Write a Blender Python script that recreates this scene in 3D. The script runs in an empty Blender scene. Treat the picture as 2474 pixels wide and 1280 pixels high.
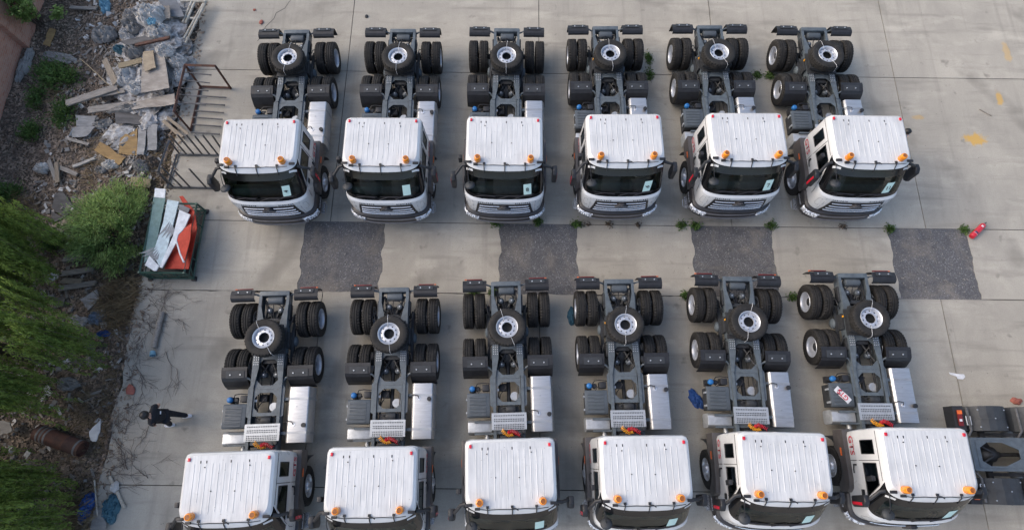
import bpy, bmesh, math, random
from mathutils import Vector, Matrix, noise
R = math.radians
rnd = random.Random(7)
SC = bpy.context.scene
COL = SC.collection

# ---------------------------------------------------------------- camera
cd = bpy.data.cameras.new('camera')
cd.sensor_fit = 'HORIZONTAL'; cd.sensor_width = 36.0
cd.lens = 36.0 * 1464.65 / 2474.0
cd.clip_start = 0.1; cd.clip_end = 1500
cam = bpy.data.objects.new('camera', cd); COL.objects.link(cam)
phi, roll = R(72.3275), R(0.6818)
rt0, up0, fw = Vector((1, 0, 0)), Vector((0, math.sin(phi), math.cos(phi))), Vector((0, math.cos(phi), -math.sin(phi)))
rt1 = rt0 * math.cos(roll) + up0 * math.sin(roll)
up1 = up0 * math.cos(roll) - rt0 * math.sin(roll)
mw = Matrix(((rt1.x, up1.x, -fw.x, 0), (rt1.y, up1.y, -fw.y, 0), (rt1.z, up1.z, -fw.z, 17.878), (0, 0, 0, 1)))
cam.matrix_world = mw
SC.camera = cam

# ---------------------------------------------------------------- world, sun, exposure
SUN_EL, SUN_AZ = 38.0, -82.0          # degrees; azimuth from +Y towards +X
wd = bpy.data.worlds.new('World'); SC.world = wd; wd.use_nodes = True
nt = wd.node_tree; nt.nodes.clear()
sky = nt.nodes.new('ShaderNodeTexSky'); sky.sky_type = 'NISHITA'; sky.sun_disc = False
sky.sun_elevation = R(SUN_EL); sky.sun_rotation = R(SUN_AZ)
sky.air_density = 1.0; sky.dust_density = 3.5; sky.ozone_density = 1.0
bg = nt.nodes.new('ShaderNodeBackground'); bg.inputs[1].default_value = 0.15
wo = nt.nodes.new('ShaderNodeOutputWorld')
nt.links.new(sky.outputs[0], bg.inputs[0]); nt.links.new(bg.outputs[0], wo.inputs[0])
sl = bpy.data.lights.new('sun', 'SUN'); sl.energy = 0.55; sl.angle = R(75); sl.color = (1.0, 0.88, 0.70)
sun = bpy.data.objects.new('sun', sl); COL.objects.link(sun)
sd = Vector((math.cos(R(SUN_EL)) * math.sin(R(SUN_AZ)), math.cos(R(SUN_EL)) * math.cos(R(SUN_AZ)), math.sin(R(SUN_EL))))
sun.rotation_euler = sd.to_track_quat('Z', 'Y').to_euler(); sun.location = (-30, 10, 40)
SC.view_settings.view_transform = 'Standard'; SC.view_settings.look = 'None'
SC.view_settings.gamma = 1.0; SC.view_settings.use_curve_mapping = False
SC.view_settings.exposure = 0.9
SC.cycles.use_denoising = True
SC.cycles.max_bounces = 8; SC.cycles.transparent_max_bounces = 12

# ---------------------------------------------------------------- measured positions in metres
PLANKS = [('longest split grey plank sticking out left of the rubbish heap', (-14.8, 10.96, 0.35), (-13.25, 11.62, 0.35), 0.26, 0.05, 'wood_grey'), ('short plank with jagged end lying against the long split plank', (-14.14, 11.28, 0.3), (-13.02, 11.53, 0.3), 0.18, 0.04, 'wood_grey'), ('long grey board under the peeling plywood, pointing left', (-14.04, 10.78, 0.28), (-12.66, 11.04, 0.28), 0.24, 0.04, 'wood_grey'), ('upright tan plank left of the crumpled plastic in the heap', (-13.84, 12.67, 0.4), (-13.27, 11.74, 0.4), 0.2, 0.05, 'wood_tan'), ('pale yellow broken plank in the middle of the heap', (-13.21, 12.29, 0.55), (-12.48, 12.53, 0.55), 0.2, 0.05, 'wood_pale'), ('wide weathered board lying on leaves left of the bush', (-14.74, 6.37, 0.08), (-13.63, 7.0, 0.08), 0.42, 0.04, 'wood_tan'), ('dark short board under the wide weathered board', (-13.88, 6.4, 0.03), (-13.41, 6.89, 0.03), 0.35, 0.03, 'wood_grey'), ('topmost of the four parallel grey slats below the bush', (-13.83, 5.67, 0.06), (-13.13, 5.82, 0.06), 0.15, 0.05, 'wood_grey'), ('second of the four parallel grey slats below the bush', (-13.78, 5.21, 0.06), (-12.84, 5.37, 0.06), 0.16, 0.05, 'wood_grey'), ('shortest of the four parallel grey slats below the bush', (-13.7, 4.99, 0.06), (-13.07, 4.98, 0.06), 0.17, 0.05, 'wood_tan'), ('lowest of the four parallel grey slats below the bush', (-13.72, 4.75, 0.06), (-12.65, 4.94, 0.06), 0.17, 0.05, 'wood_grey'), ('grey post lying lengthwise near the yard edge beside willow tips', (-12.48, 3.17, 0.08), (-12.28, 2.4, 0.08), 0.12, 0.08, 'wood_grey'), ('grey lath lying beside the post near the yard edge', (-12.35, 3.13, 0.05), (-12.24, 2.48, 0.05), 0.08, 0.05, 'wood_grey'), ('white painted batten lying above the bush', (-14.17, 8.79, 0.12), (-13.54, 9.11, 0.12), 0.1, 0.06, 'wood_white'), ('tan plank end standing in leaves left of the bush', (-14.78, 8.95, 0.1), (-14.57, 8.23, 0.1), 0.14, 0.05, 'wood_tan'), ('dark tan plank crossing the leaves left of the bush', (-15.08, 9.05, 0.08), (-14.68, 8.35, 0.08), 0.12, 0.04, 'wood_grey'), ('brown bar lying across the middle of the heap', (-12.63, 12.97, 0.75), (-11.55, 13.29, 0.75), 0.1, 0.07, 'rust'), ('dark plank stub beside the heap above the bush', (-14.69, 8.8, 0.06), (-14.06, 8.55, 0.06), 0.14, 0.05, 'wood_grey'), ('narrow yellowish stake leaning in leaves under the bush', (-13.85, 6.32, 0.05), (-13.59, 5.98, 0.05), 0.1, 0.04, 'wood_pale'), ('upper of two long tan laths beside the steel rack', (-11.45, 10.59, 0.2), (-10.66, 9.99, 0.2), 0.1, 0.03, 'wood_tan'), ('lower of two long tan laths beside the steel rack', (-11.6, 10.51, 0.15), (-10.88, 9.9, 0.15), 0.12, 0.03, 'wood_tan'), ('grey lath lying loose at the left of the heap', (-14.68, 9.82, 0.12), (-13.89, 9.61, 0.12), 0.1, 0.04, 'wood_grey'), ('short dark board at the top left of the heap', (-15.8, 15.05, 0.06), (-14.84, 15.02, 0.06), 0.12, 0.05, 'wood_grey'), ('mossy plank half hidden under the top of the bush', (-12.23, 8.31, 0.08), (-11.62, 8.25, 0.08), 0.3, 0.04, 'wood_pale'), ('tan plank crossing under the yellow plywood', (-13.52, 9.22, 0.08), (-13.22, 8.92, 0.08), 0.22, 0.03, 'wood_tan')]
SHEETS = [('large peeling plywood sheet on top of the heap', [(-12.48, 12.75, 0.62), (-11.79, 12.89, 0.62), (-11.28, 11.41, 0.62), (-12.18, 11.23, 0.62)], 'ply_grey'), ('lower weathered plywood sheet sloping towards the steel rack', [(-12.76, 11.06, 0.42), (-11.19, 11.31, 0.42), (-11.1, 10.9, 0.42), (-12.56, 10.77, 0.42)], 'ply_grey'), ('torn beige plywood piece at the upper part of the heap', [(-12.41, 12.77, 0.7), (-12.08, 12.85, 0.7), (-11.82, 12.13, 0.7), (-12.16, 11.98, 0.7)], 'ply_tan'), ('dark grey curved sheet below the plywood heap', [(-13.25, 10.87, 0.22), (-12.35, 10.92, 0.22), (-12.11, 10.34, 0.22), (-13.03, 10.29, 0.22)], 'sheet_dark'), ('bright yellow plywood strip lying diagonally above the bush', [(-13.52, 9.7, 0.14), (-12.54, 9.12, 0.14), (-12.72, 8.86, 0.14), (-13.68, 9.41, 0.14)], 'ply_yellow'), ('yellow brown plywood board beside the grey boards', [(-12.89, 10.04, 0.12), (-12.41, 10.2, 0.12), (-12.23, 9.23, 0.12), (-12.82, 9.28, 0.12)], 'ply_yellow'), ('left of two light grey upright boards above the bush', [(-12.39, 10.27, 0.16), (-12.1, 10.3, 0.16), (-11.96, 9.2, 0.16), (-12.2, 9.23, 0.16)], 'board_grey'), ('right of two light grey upright boards above the bush', [(-12.05, 10.3, 0.16), (-11.71, 10.32, 0.16), (-11.63, 9.43, 0.16), (-11.93, 9.42, 0.16)], 'board_grey'), ('pale board with dark spot left of the heap', [(-14.55, 10.21, 0.15), (-13.74, 10.24, 0.15), (-14.0, 9.89, 0.15), (-14.49, 9.87, 0.15)], 'board_grey'), ('spotted concrete board above the pale board', [(-14.54, 10.68, 0.12), (-13.85, 10.69, 0.12), (-13.93, 10.26, 0.12), (-14.43, 10.27, 0.12)], 'board_grey'), ('dark bent metal panel in the upper heap', [(-13.22, 13.14, 0.72), (-12.45, 13.39, 0.72), (-12.11, 13.22, 0.72), (-12.93, 13.01, 0.72)], 'sheet_dark'), ('big grey panel leaning at the very top of the heap', [(-12.48, 15.12, 0.5), (-11.83, 15.12, 0.5), (-11.44, 14.42, 0.5), (-11.9, 14.37, 0.5)], 'sheet_grey'), ('narrow upright grey board at the top of the heap', [(-12.1, 14.71, 0.62), (-11.9, 14.71, 0.62), (-11.8, 14.19, 0.62), (-11.97, 14.21, 0.62)], 'wood_grey'), ('dark slab lying on leaves left of the bush', [(-14.59, 7.84, 0.08), (-14.37, 7.94, 0.08), (-13.88, 7.39, 0.08), (-14.09, 7.03, 0.08), (-14.56, 7.38, 0.08)], 'slab_dark'), ('lower dark slab beside the wide weathered board', [(-14.61, 7.29, 0.05), (-14.12, 7.06, 0.05), (-14.49, 6.85, 0.05)], 'slab_dark'), ('grey flagstone below the four slats', [(-13.91, 4.46, 0.05), (-13.48, 4.48, 0.05), (-13.49, 4.19, 0.05), (-13.8, 4.14, 0.05)], 'slab_dark'), ('lilac grey board below the four slats', [(-13.05, 4.43, 0.07), (-12.58, 4.73, 0.07), (-12.44, 4.44, 0.07), (-12.69, 4.08, 0.07)], 'board_grey'), ('square white tile beside the willow foliage', [(-14.14, 5.12, 0.12), (-14.04, 5.23, 0.12), (-13.85, 5.07, 0.12), (-13.95, 4.95, 0.12)], 'board_white'), ('pale triangular sheet at the yard edge beside the rusty drum', [(-11.7, 0.57, 0.35), (-11.43, 0.9, 0.35), (-11.4, 0.57, 0.35), (-11.47, 0.31, 0.35), (-11.61, 0.35, 0.35)], 'board_white'), ('concrete kerb piece at the bottom left corner of the yard', [(-11.33, -1.48, 0.05), (-11.08, -1.4, 0.05), (-10.84, -2.0, 0.05), (-11.31, -2.0, 0.05)], 'slab_grey'), ('grey stone block behind the willow strands', [(-12.84, 2.67, 0.1), (-12.43, 2.62, 0.1), (-12.48, 2.42, 0.1), (-12.86, 2.49, 0.1)], 'slab_dark'), ('pale block seen through the willow at the left edge', [(-14.35, 0.85, 0.25), (-14.02, 0.8, 0.25), (-13.92, 0.55, 0.25), (-14.24, 0.43, 0.25)], 'slab_grey'), ('mossy yellow foam slab lying near the brick wall', [(-16.35, 13.49, 0.1), (-16.25, 14.13, 0.1), (-16.05, 14.09, 0.1), (-16.11, 13.4, 0.1)], 'ply_yellow'), ('loose grey board under the yellow plywood', [(-13.1, 9.79, 0.08), (-12.93, 9.95, 0.08), (-12.83, 9.45, 0.08), (-13.1, 9.45, 0.08)], 'board_grey')]
CRUMPLES = [('large crumpled white plastic film at the top of the heap', (-12.49, 14.3, 0.55), 0.95, 0.75, 0.55, 'film'), ('grey crumpled plastic film left of the white film', (-13.13, 14.07, 0.4), 0.7, 0.6, 0.4, 'film_grey'), ('pale cloth lump in the upper heap', (-12.71, 14.5, 0.6), 0.5, 0.45, 0.3, 'cloth_pale'), ('white plastic film below the large white film', (-12.12, 13.69, 0.55), 0.7, 0.55, 0.35, 'film'), ('small white wad at the left side of the upper heap', (-13.34, 13.72, 0.35), 0.5, 0.35, 0.25, 'film'), ('beige crumpled bag at the upper left of the heap', (-13.34, 14.49, 0.35), 0.5, 0.45, 0.3, 'cloth_pale'), ('ball of dark film in the middle of the heap', (-12.88, 12.97, 0.45), 0.6, 0.5, 0.35, 'film_grey'), ('white film tuft at the left middle of the heap', (-13.0, 12.1, 0.3), 0.55, 0.75, 0.35, 'film'), ('bluish white film under the plywood sheet', (-12.54, 11.6, 0.4), 0.6, 0.45, 0.25, 'film'), ('white bag at the right of the peeling plywood', (-11.72, 12.84, 0.65), 0.5, 0.45, 0.3, 'film'), ('crumpled clear film beside the steel rack top', (-11.4, 12.66, 0.35), 0.5, 0.5, 0.3, 'film'), ('long white film between the plywood and the rack', (-11.32, 12.19, 0.2), 0.45, 0.8, 0.25, 'film'), ('small white wad next to the rack corner', (-11.14, 12.87, 0.02), 0.3, 0.25, 0.2, 'film'), ('long film strip lying below the lower plywood', (-12.65, 10.91, 0.25), 1.3, 0.3, 0.2, 'film_grey'), ('grey plastic bag on leaves left of the heap', (-14.36, 13.94, 0.05), 0.75, 0.65, 0.3, 'film_grey'), ('white bag lying on the leaves left of the bush', (-15.29, 8.78, 0.0), 0.5, 0.35, 0.22, 'film'), ('white wad above the bush, right of the batten', (-13.06, 8.9, 0.05), 0.5, 0.35, 0.2, 'film'), ('grey wad beside the white wad above the bush', (-13.33, 8.72, 0.05), 0.4, 0.25, 0.15, 'film_grey'), ('steel blue plastic bag near the dry straw', (-12.46, 3.87, 0.0), 0.45, 0.38, 0.25, 'film_blue'), ('silver grey sheet bundle among the willow tips', (-12.87, 1.9, 0.0), 0.6, 0.35, 0.25, 'film_grey'), ('light blue plastic bag at the top edge', (-14.61, 15.19, 0.02), 0.35, 0.6, 0.25, 'film_cyan'), ('dark teal bag in the middle of the heap', (-13.46, 13.17, 0.25), 0.55, 0.3, 0.22, 'film_teal'), ('small blue carton on the white film', (-12.18, 13.8, 0.95), 0.28, 0.24, 0.12, 'film_cyan'), ('bright blue rag near the yard edge', (-12.15, 3.4, 0.0), 0.38, 0.17, 0.12, 'film_royal'), ('bright blue bag at the bottom left', (-11.56, -1.41, 0.0), 0.35, 0.75, 0.25, 'film_royal'), ('teal plastic bundle at the corner of the yard', (-10.88, -1.43, 0.0), 0.42, 0.75, 0.2, 'film_teal'), ('crumpled tarpaulin on leaves near the brick wall', (-15.8, 13.02, 0.0), 1.1, 0.35, 0.12, 'film_grey'), ('grey cloth strip lying along the brick wall foot', (-16.79, 12.67, 0.0), 0.35, 1.2, 0.18, 'film_grey'), ('pale crumpled paper on the soil below the slats', (-12.98, 3.78, 0.0), 0.5, 0.3, 0.12, 'cloth_pale'), ('greyish film heap above the bush top right', (-12.05, 8.87, 0.0), 0.5, 0.45, 0.25, 'film_grey'), ('brown sack lump beside the yellow plywood', (-11.81, 9.02, 0.0), 0.55, 0.4, 0.25, 'cloth_brown'), ('light film scrap left of the grey boards', (-13.6, 10.39, 0.1), 0.6, 0.3, 0.15, 'film_grey'), ('dark cloth lump between plank and plywood', (-13.62, 11.5, 0.1), 0.6, 0.35, 0.2, 'cloth_brown')]
VINES = [[(-10.74, -0.38), (-10.95, 0.17), (-11.28, 0.5), (-11.49, 0.67)], [(-10.65, -0.41), (-10.82, 0.01), (-11.1, 0.23)], [(-10.45, -0.1), (-10.78, 0.06), (-11.14, 0.39), (-11.39, 0.62)], [(-11.49, -0.11), (-11.11, -0.03), (-10.77, 0.01)], [(-10.02, -0.64), (-10.26, -0.48), (-10.51, -0.29), (-10.63, 0.06), (-10.62, 0.51)], [(-11.39, -0.33), (-10.83, -0.54), (-10.13, -0.57), (-9.68, -0.53)], [(-10.23, 0.86), (-10.37, 0.35), (-10.54, 0.2), (-10.5, -0.16), (-10.61, -0.38)], [(-11.13, -0.62), (-10.72, -0.51), (-10.06, -0.78)], [(-10.75, -0.92), (-10.42, -0.86), (-10.07, -0.77)], [(-11.69, 1.19), (-11.49, 1.07), (-11.02, 0.96), (-10.73, 0.68)], [(-10.93, 0.51), (-10.86, 0.85), (-10.73, 1.31), (-10.54, 1.53)], [(-11.44, 2.43), (-11.45, 1.89), (-11.59, 1.54)], [(-11.21, 2.49), (-11.04, 2.25), (-11.0, 1.9), (-11.14, 1.54)], [(-10.96, 2.44), (-10.7, 2.02), (-10.64, 1.55), (-10.77, 1.2)], [(-10.81, 2.62), (-10.29, 2.72), (-10.12, 2.81)], [(-10.19, 2.87), (-9.98, 2.51), (-9.85, 2.03), (-9.95, 1.56)], [(-9.74, 2.39), (-9.63, 1.91), (-9.7, 1.5)], [(-10.62, 3.55), (-10.98, 3.8), (-11.24, 3.86), (-11.4, 3.92)], [(-10.63, 3.36), (-10.82, 3.61), (-10.95, 3.76)], [(-10.56, 3.86), (-10.51, 4.25), (-10.5, 4.57), (-10.43, 4.83)], [(-10.03, 4.71), (-10.33, 4.64), (-10.47, 4.51), (-10.5, 4.18)], [(-10.8, 3.48), (-10.93, 3.23), (-11.14, 2.86), (-11.36, 2.61)], [(-9.98, 3.87), (-9.79, 3.75), (-9.74, 3.5)], [(-11.27, 2.19), (-10.62, 1.96), (-10.1, 2.05)], [(-11.26, 4.89), (-10.92, 4.76), (-10.56, 4.89), (-10.27, 5.03)], [(-10.99, 4.5), (-10.69, 4.24), (-10.5, 3.86)], [(-11.08, 1.25), (-10.69, 1.37), (-10.24, 1.34)], [(-11.54, 0.9), (-11.16, 0.79), (-10.94, 0.56)]]
WEEDS = [('round bright green weed at the asphalt corner under the third cab gap', (2.03, 7.05, 0.0), 0.2), ('left weed of the pair below the fifth upper cab', (5.33, 7.07, 0.0), 0.18), ('right weed of the pair below the fifth upper cab', (5.79, 7.06, 0.0), 0.18), ('green weed at the right corner of the third asphalt patch', (8.19, 7.11, 0.0), 0.2), ('tall narrow weed strip right of the fourth upper spare wheel', (4.65, 13.27, 0.0), 0.2), ('small weed under the narrow weed strip', (4.65, 12.6, 0.0), 0.13), ('weed left of the last upper truck rear tyres', (8.77, 12.59, 0.0), 0.17), ('tiny weed just left of the weed by the last upper truck', (8.34, 12.62, 0.0), 0.1), ('weed peeking out under the third upper bumper', (-0.54, 7.05, 0.0), 0.2), ('tiny weed at the right bumper corner of the third upper truck', (0.81, 7.11, 0.0), 0.11), ('weed at the left corner of the last asphalt patch', (11.9, 7.04, 0.0), 0.15), ('yellowish weed near the red canister', (14.3, 7.03, 0.0), 0.13), ('weed by the left rear tyres of the fifth lower truck', (5.28, 4.76, 0.0), 0.12), ('weed by the left rear tyres of the last lower truck', (8.59, 4.77, 0.0), 0.15), ('weed behind the left rear tyres of the third lower truck', (-1.15, 4.79, 0.0), 0.15), ('weed inside the rear frame end of the third lower truck', (-0.56, 4.81, 0.0), 0.15), ('withered brown weed in the joint below the last upper cab', (10.45, 7.11, 0.0), 0.09), ('withered tuft in the joint left of centre', (3.06, 7.07, 0.0), 0.06), ('withered tuft in the joint below the fourth upper cab', (3.99, 7.07, 0.0), 0.07), ('withered tuft in the joint right beside the round weed', (2.38, 7.06, 0.0), 0.05)]
BITS = {'canister0': (14.39, 6.77, 0.0), 'canister1': (14.91, 7.22, 0.0), 'paper0': (12.89, 2.54, 0.0), 'paper1': (13.29, 2.36, 0.0), 'redscrap': (14.65, 1.75, 0.0), 'cloth': (5.39, 1.68, 0.0), 'teal': (1.84, 4.08, 0.0), 'stone': (-5.27, 14.88, 0.0), 'brick': (-10.98, 1.75, 0.0), 'log0': (-10.48, 4.06, 0.0), 'log1': (-10.52, 2.99, 0.0), 'cup': (-10.54, 3.02, 0.0), 'pipe0': (-11.08, -0.6, 0.0), 'pipe1': (-10.51, -1.4, 0.0), 'rod0': (-11.48, -0.69, 0.0), 'rod1': (-11.19, -1.62, 0.0), 'stick0': (-14.83, 12.81, 0.0), 'stick1': (-13.11, 11.41, 0.0), 'drum0': (-13.23, 0.54, 0.0), 'drum1': (-11.88, 0.11, 0.0), 'moss': (-8.93, 6.26, 0.0), 'bush': (-12.48, 6.63, 0.0), 'bush2': (-15.6, 12.19, 0.0), 'bush3': (-16.0, 10.11, 0.0), 'bush4': (-16.06, 7.72, 0.0), 'bush5': (-14.96, 5.24, 0.0), 'bush6': (-14.57, 10.75, 0.0), 'straw': (-11.86, 4.36, 0.0), 'straw2': (-11.75, -1.57, 0.0), 'straw3': (-15.71, 7.15, 0.0), 'y1': (15.36, 10.26, 0.0), 'y2': (16.52, 11.85, 0.0), 'y3': (13.6, 11.09, 0.0), 'y4': (17.21, 13.69, 0.0), 'y5': (13.16, 6.61, 0.0), 'y6': (4.6, 4.83, 0.0), 's1': (5.34, 10.08, 0.0), 'f1': (-9.29, 15.11, 0.0), 'f2': (-8.97, 14.58, 0.0), 'greystick': (15.93, 11.28, 0.0)}
PANELS = [('green tinted translucent panel at the left of the cage', [(-11.07, 7.53, 0.62), (-10.69, 7.52, 0.62), (-10.72, 5.69, 0.62), (-10.99, 5.43, 0.62)], 'panel_green'), ('white square panel end on top of the green panel', [(-11.07, 7.83, 0.66), (-10.74, 7.8, 0.66), (-10.71, 7.5, 0.66), (-11.04, 7.52, 0.66)], 'panel_white'), ('long pale blue panel printed with grey feather shapes', [(-10.61, 7.44, 0.7), (-10.24, 7.38, 0.7), (-10.31, 5.49, 0.7), (-10.43, 5.3, 0.7), (-10.7, 5.67, 0.7), (-10.59, 6.69, 0.7)], 'panel_blue'), ('narrow white ribbed panel across the blue and red panels', [(-10.11, 7.06, 0.75), (-9.77, 6.92, 0.75), (-9.87, 6.52, 0.75), (-10.34, 5.24, 0.75), (-10.42, 5.26, 0.75), (-10.17, 6.24, 0.75)], 'panel_white'), ('long red panel at the bottom of the cage pile', [(-10.33, 7.6, 0.6), (-10.22, 7.62, 0.6), (-9.73, 7.08, 0.6), (-9.56, 6.53, 0.6), (-9.6, 5.24, 0.6), (-10.35, 5.26, 0.6), (-10.17, 6.08, 0.6), (-9.86, 6.91, 0.6)], 'panel_red'), ('curved red panel with white edge on top of the pile', [(-9.63, 6.61, 0.8), (-9.59, 6.07, 0.8), (-9.65, 5.54, 0.8), (-9.67, 5.39, 0.8), (-9.85, 5.67, 0.8), (-10.05, 6.09, 0.8), (-10.03, 6.28, 0.8), (-9.88, 6.44, 0.8)], 'panel_red2'), ('torn white film edge at the bottom of the cage', [(-10.86, 5.32, 0.72), (-10.78, 5.61, 0.72), (-10.44, 5.3, 0.72), (-10.49, 5.15, 0.72), (-10.56, 5.14, 0.72)], 'panel_white'), ('grey blue panel corner near the top of the cage', [(-10.21, 7.31, 0.68), (-9.86, 7.15, 0.68), (-9.9, 7.0, 0.68), (-10.21, 7.09, 0.68)], 'sheet_grey')]
WPIPES = [[(-11.35, 15.22, 0.35), (-11.52, 14.26, 0.35)], [(-11.25, 15.14, 0.35), (-11.42, 14.24, 0.35)], [(-10.92, 15.27, 0.3), (-11.4, 13.63, 0.3)], [(-10.88, 15.23, 0.3), (-11.31, 13.46, 0.3)], [(-12.02, 14.53, 0.3), (-11.18, 14.48, 0.3)], [(-11.75, 15.17, 0.35), (-10.89, 15.15, 0.35)]]
TRUCKS = {'U1': (-7.212, 12.712, 0.0327), 'U2': (-3.708, 12.798, 0.0099), 'U3': (-0.262, 12.873, 0.002), 'U4': (3.025, 13.003, 0.0205), 'U5': (6.495, 13.086, 0.0119), 'U6': (9.957, 13.056, -0.0014), 'L1': (-6.762, 3.759, 0.0432), 'L2': (-3.359, 3.907, 0.0263), 'L3': (-0.149, 4.128, 0.0387), 'L4': (3.106, 4.236, 0.0228), 'L5': (6.527, 4.356, -0.0058), 'L6': (9.89, 4.497, 0.0046)}
# ---------------------------------------------------------------- mesh builder
class MB:
    def __init__(s): s.v = []; s.f = []
    def add(s, vs, fs):
        o = len(s.v); s.v += [tuple(p) for p in vs]; s.f += [tuple(i + o for i in f) for f in fs]; return s
    def box(s, x0, x1, y0, y1, z0, z1, rot=None, piv=None):
        vs = [Vector((x, y, z)) for z in (z0, z1) for y in (y0, y1) for x in (x0, x1)]
        if rot is not None:
            pv = Vector(piv) if piv else Vector(((x0 + x1) / 2, (y0 + y1) / 2, (z0 + z1) / 2))
            vs = [pv + rot @ (p - pv) for p in vs]
        return s.add(vs, [(0, 2, 3, 1), (4, 5, 7, 6), (0, 1, 5, 4), (2, 6, 7, 3), (0, 4, 6, 2), (1, 3, 7, 5)])
    def prism(s, poly, a0, a1, axis='x'):
        n = len(poly); vs = []
        for a in (a0, a1):
            for (p, q) in poly:
                vs.append((a, p, q) if axis == 'x' else (p, a, q) if axis == 'y' else (p, q, a))
        fs = [tuple(range(n))[::-1], tuple(range(n, 2 * n))] + [(i, (i + 1) % n, n + (i + 1) % n, n + i) for i in range(n)]
        return s.add(vs, fs)
    def strip(s, prof, a0, a1, th, axis='x'):
        # a bent plate: open profile in the plane across axis, given thickness
        up = []; n = len(prof)
        for i in range(n):
            p0 = Vector(prof[max(i - 1, 0)]); p1 = Vector(prof[min(i + 1, n - 1)])
            t = (p1 - p0).normalized(); up.append((prof[i][0] - t.y * th, prof[i][1] + t.x * th))
        for i in range(n - 1):
            s.prism([prof[i], prof[i + 1], up[i + 1], up[i]], a0, a1, axis)
        return s
    def tube(s, pts, r, n=6, caps=True):
        pts = [Vector(p) for p in pts]; rings = []
        m = len(pts); prev = None
        for i, p in enumerate(pts):
            t = (pts[min(i + 1, m - 1)] - pts[max(i - 1, 0)])
            t = t.normalized() if t.length > 1e-9 else Vector((0, 0, 1))
            if prev is None:
                a = t.cross(Vector((0, 0, 1)) if abs(t.z) < .9 else Vector((1, 0, 0))).normalized()
            else:
                a = (prev - t * prev.dot(t)); a = a.normalized() if a.length > 1e-6 else t.orthogonal().normalized()
            prev = a; b = t.cross(a); rr = r[i] if isinstance(r, (list, tuple)) else r
            rings.append([p + (a * math.cos(k * 2 * math.pi / n) + b * math.sin(k * 2 * math.pi / n)) * rr for k in range(n)])
        vs = [q for rg in rings for q in rg]
        fs = [(i * n + k, i * n + (k + 1) % n, (i + 1) * n + (k + 1) % n, (i + 1) * n + k) for i in range(m - 1) for k in range(n)]
        if caps: fs += [tuple(range(n))[::-1], tuple((m - 1) * n + k for k in range(n))]
        return s.add(vs, fs)
    def lathe(s, prof, n=24, axis='z', c=(0, 0, 0), skip=None, rad=None, closed=False):
        # prof: (radius, height) ; skip(ring, seg) drops faces ; rad(ring, seg, r) changes the radius
        m = len(prof); vs = []
        for i, (r, h) in enumerate(prof):
            for k in range(n):
                q = rad(i, k, r) if rad else r; a = 2 * math.pi * k / n
                ca, sa = q * math.cos(a), q * math.sin(a)
                p = (ca, sa, h) if axis == 'z' else (h, ca, sa) if axis == 'x' else (ca, h, sa)
                vs.append((p[0] + c[0], p[1] + c[1], p[2] + c[2]))
        fs = []
        for i in range(m if closed else m - 1):
            j = (i + 1) % m
            for k in range(n):
                if skip and skip(i, k): continue
                fs.append((i * n + k, i * n + (k + 1) % n, j * n + (k + 1) % n, j * n + k))
        return s.add(vs, fs)
    def cyl(s, c, r, h0, h1, n=16, axis='z', r2=None):
        r2 = r if r2 is None else r2
        return s.lathe([(0.0005, h0), (r, h0), (r2, h1), (0.0005, h1)], n, axis, c)
    def grid(s, rows):
        m = len(rows); n = len(rows[0])
        return s.add([p for rw in rows for p in rw], [(i * n + k, i * n + k + 1, (i + 1) * n + k + 1, (i + 1) * n + k) for i in range(m - 1) for k in range(n - 1)])
    def holeplate(s, outer, inner, z0, z1):
        # flat ring between two loops of equal length, with thickness
        n = len(outer); vs = [(x, y, z) for z in (z0, z1) for lp in (outer, inner) for (x, y) in lp]
        fs = []
        for i in range(n):
            j = (i + 1) % n
            fs += [(i, j, n + j, n + i), (2 * n + i, 3 * n + i, 3 * n + j, 2 * n + j), (i, 2 * n + i, 2 * n + j, j), (n + i, n + j, 3 * n + j, 3 * n + i)]
        return s.add(vs, fs)
    def mesh(s, name, mat, flip=False, bevel=0, smooth=40):
        vs = [(x, -y, z) for (x, y, z) in s.v] if flip else s.v
        me = bpy.data.meshes.new(name); me.from_pydata(vs, [], s.f)
        bm = bmesh.new(); bm.from_mesh(me)
        if bevel:
            bmesh.ops.remove_doubles(bm, verts=bm.verts, dist=1e-5)
            es = [e for e in bm.edges if len(e.link_faces) == 2 and e.calc_face_angle(0) > R(35)]
            bmesh.ops.bevel(bm, geom=es, offset=bevel, segments=2, profile=.6, affect='EDGES', clamp_overlap=True)
        bmesh.ops.recalc_face_normals(bm, faces=bm.faces)
        bm.to_mesh(me); bm.free()
        if smooth:
            me.polygons.foreach_set('use_smooth', [True] * len(me.polygons)); me.set_sharp_from_angle(angle=R(smooth))
        for q in (mat if isinstance(mat, (list, tuple)) else [mat]):
            me.materials.append(MAT[q])
        return me

def link(name, me, parent=None, loc=None, rot=None):
    o = bpy.data.objects.new(name, me); COL.objects.link(o)
    if parent: o.parent = parent
    if loc: o.location = loc
    if rot: o.rotation_euler = rot
    return o
def tag(o, label, cat, group=None, kind=None):
    if label: o['label'] = label
    if cat: o['category'] = cat
    if group: o['group'] = group
    if kind: o['kind'] = kind
    return o
def thing(name, label, cat, loc=(0, 0, 0), rz=0, group=None):
    return tag(link(name, None, None, loc, (0, 0, rz)), label, cat, group)
def copy_tree(o, parent=None):
    c = o.copy(); COL.objects.link(c); c.parent = parent
    for ch in list(o.children): copy_tree(ch, c)
    return c

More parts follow.
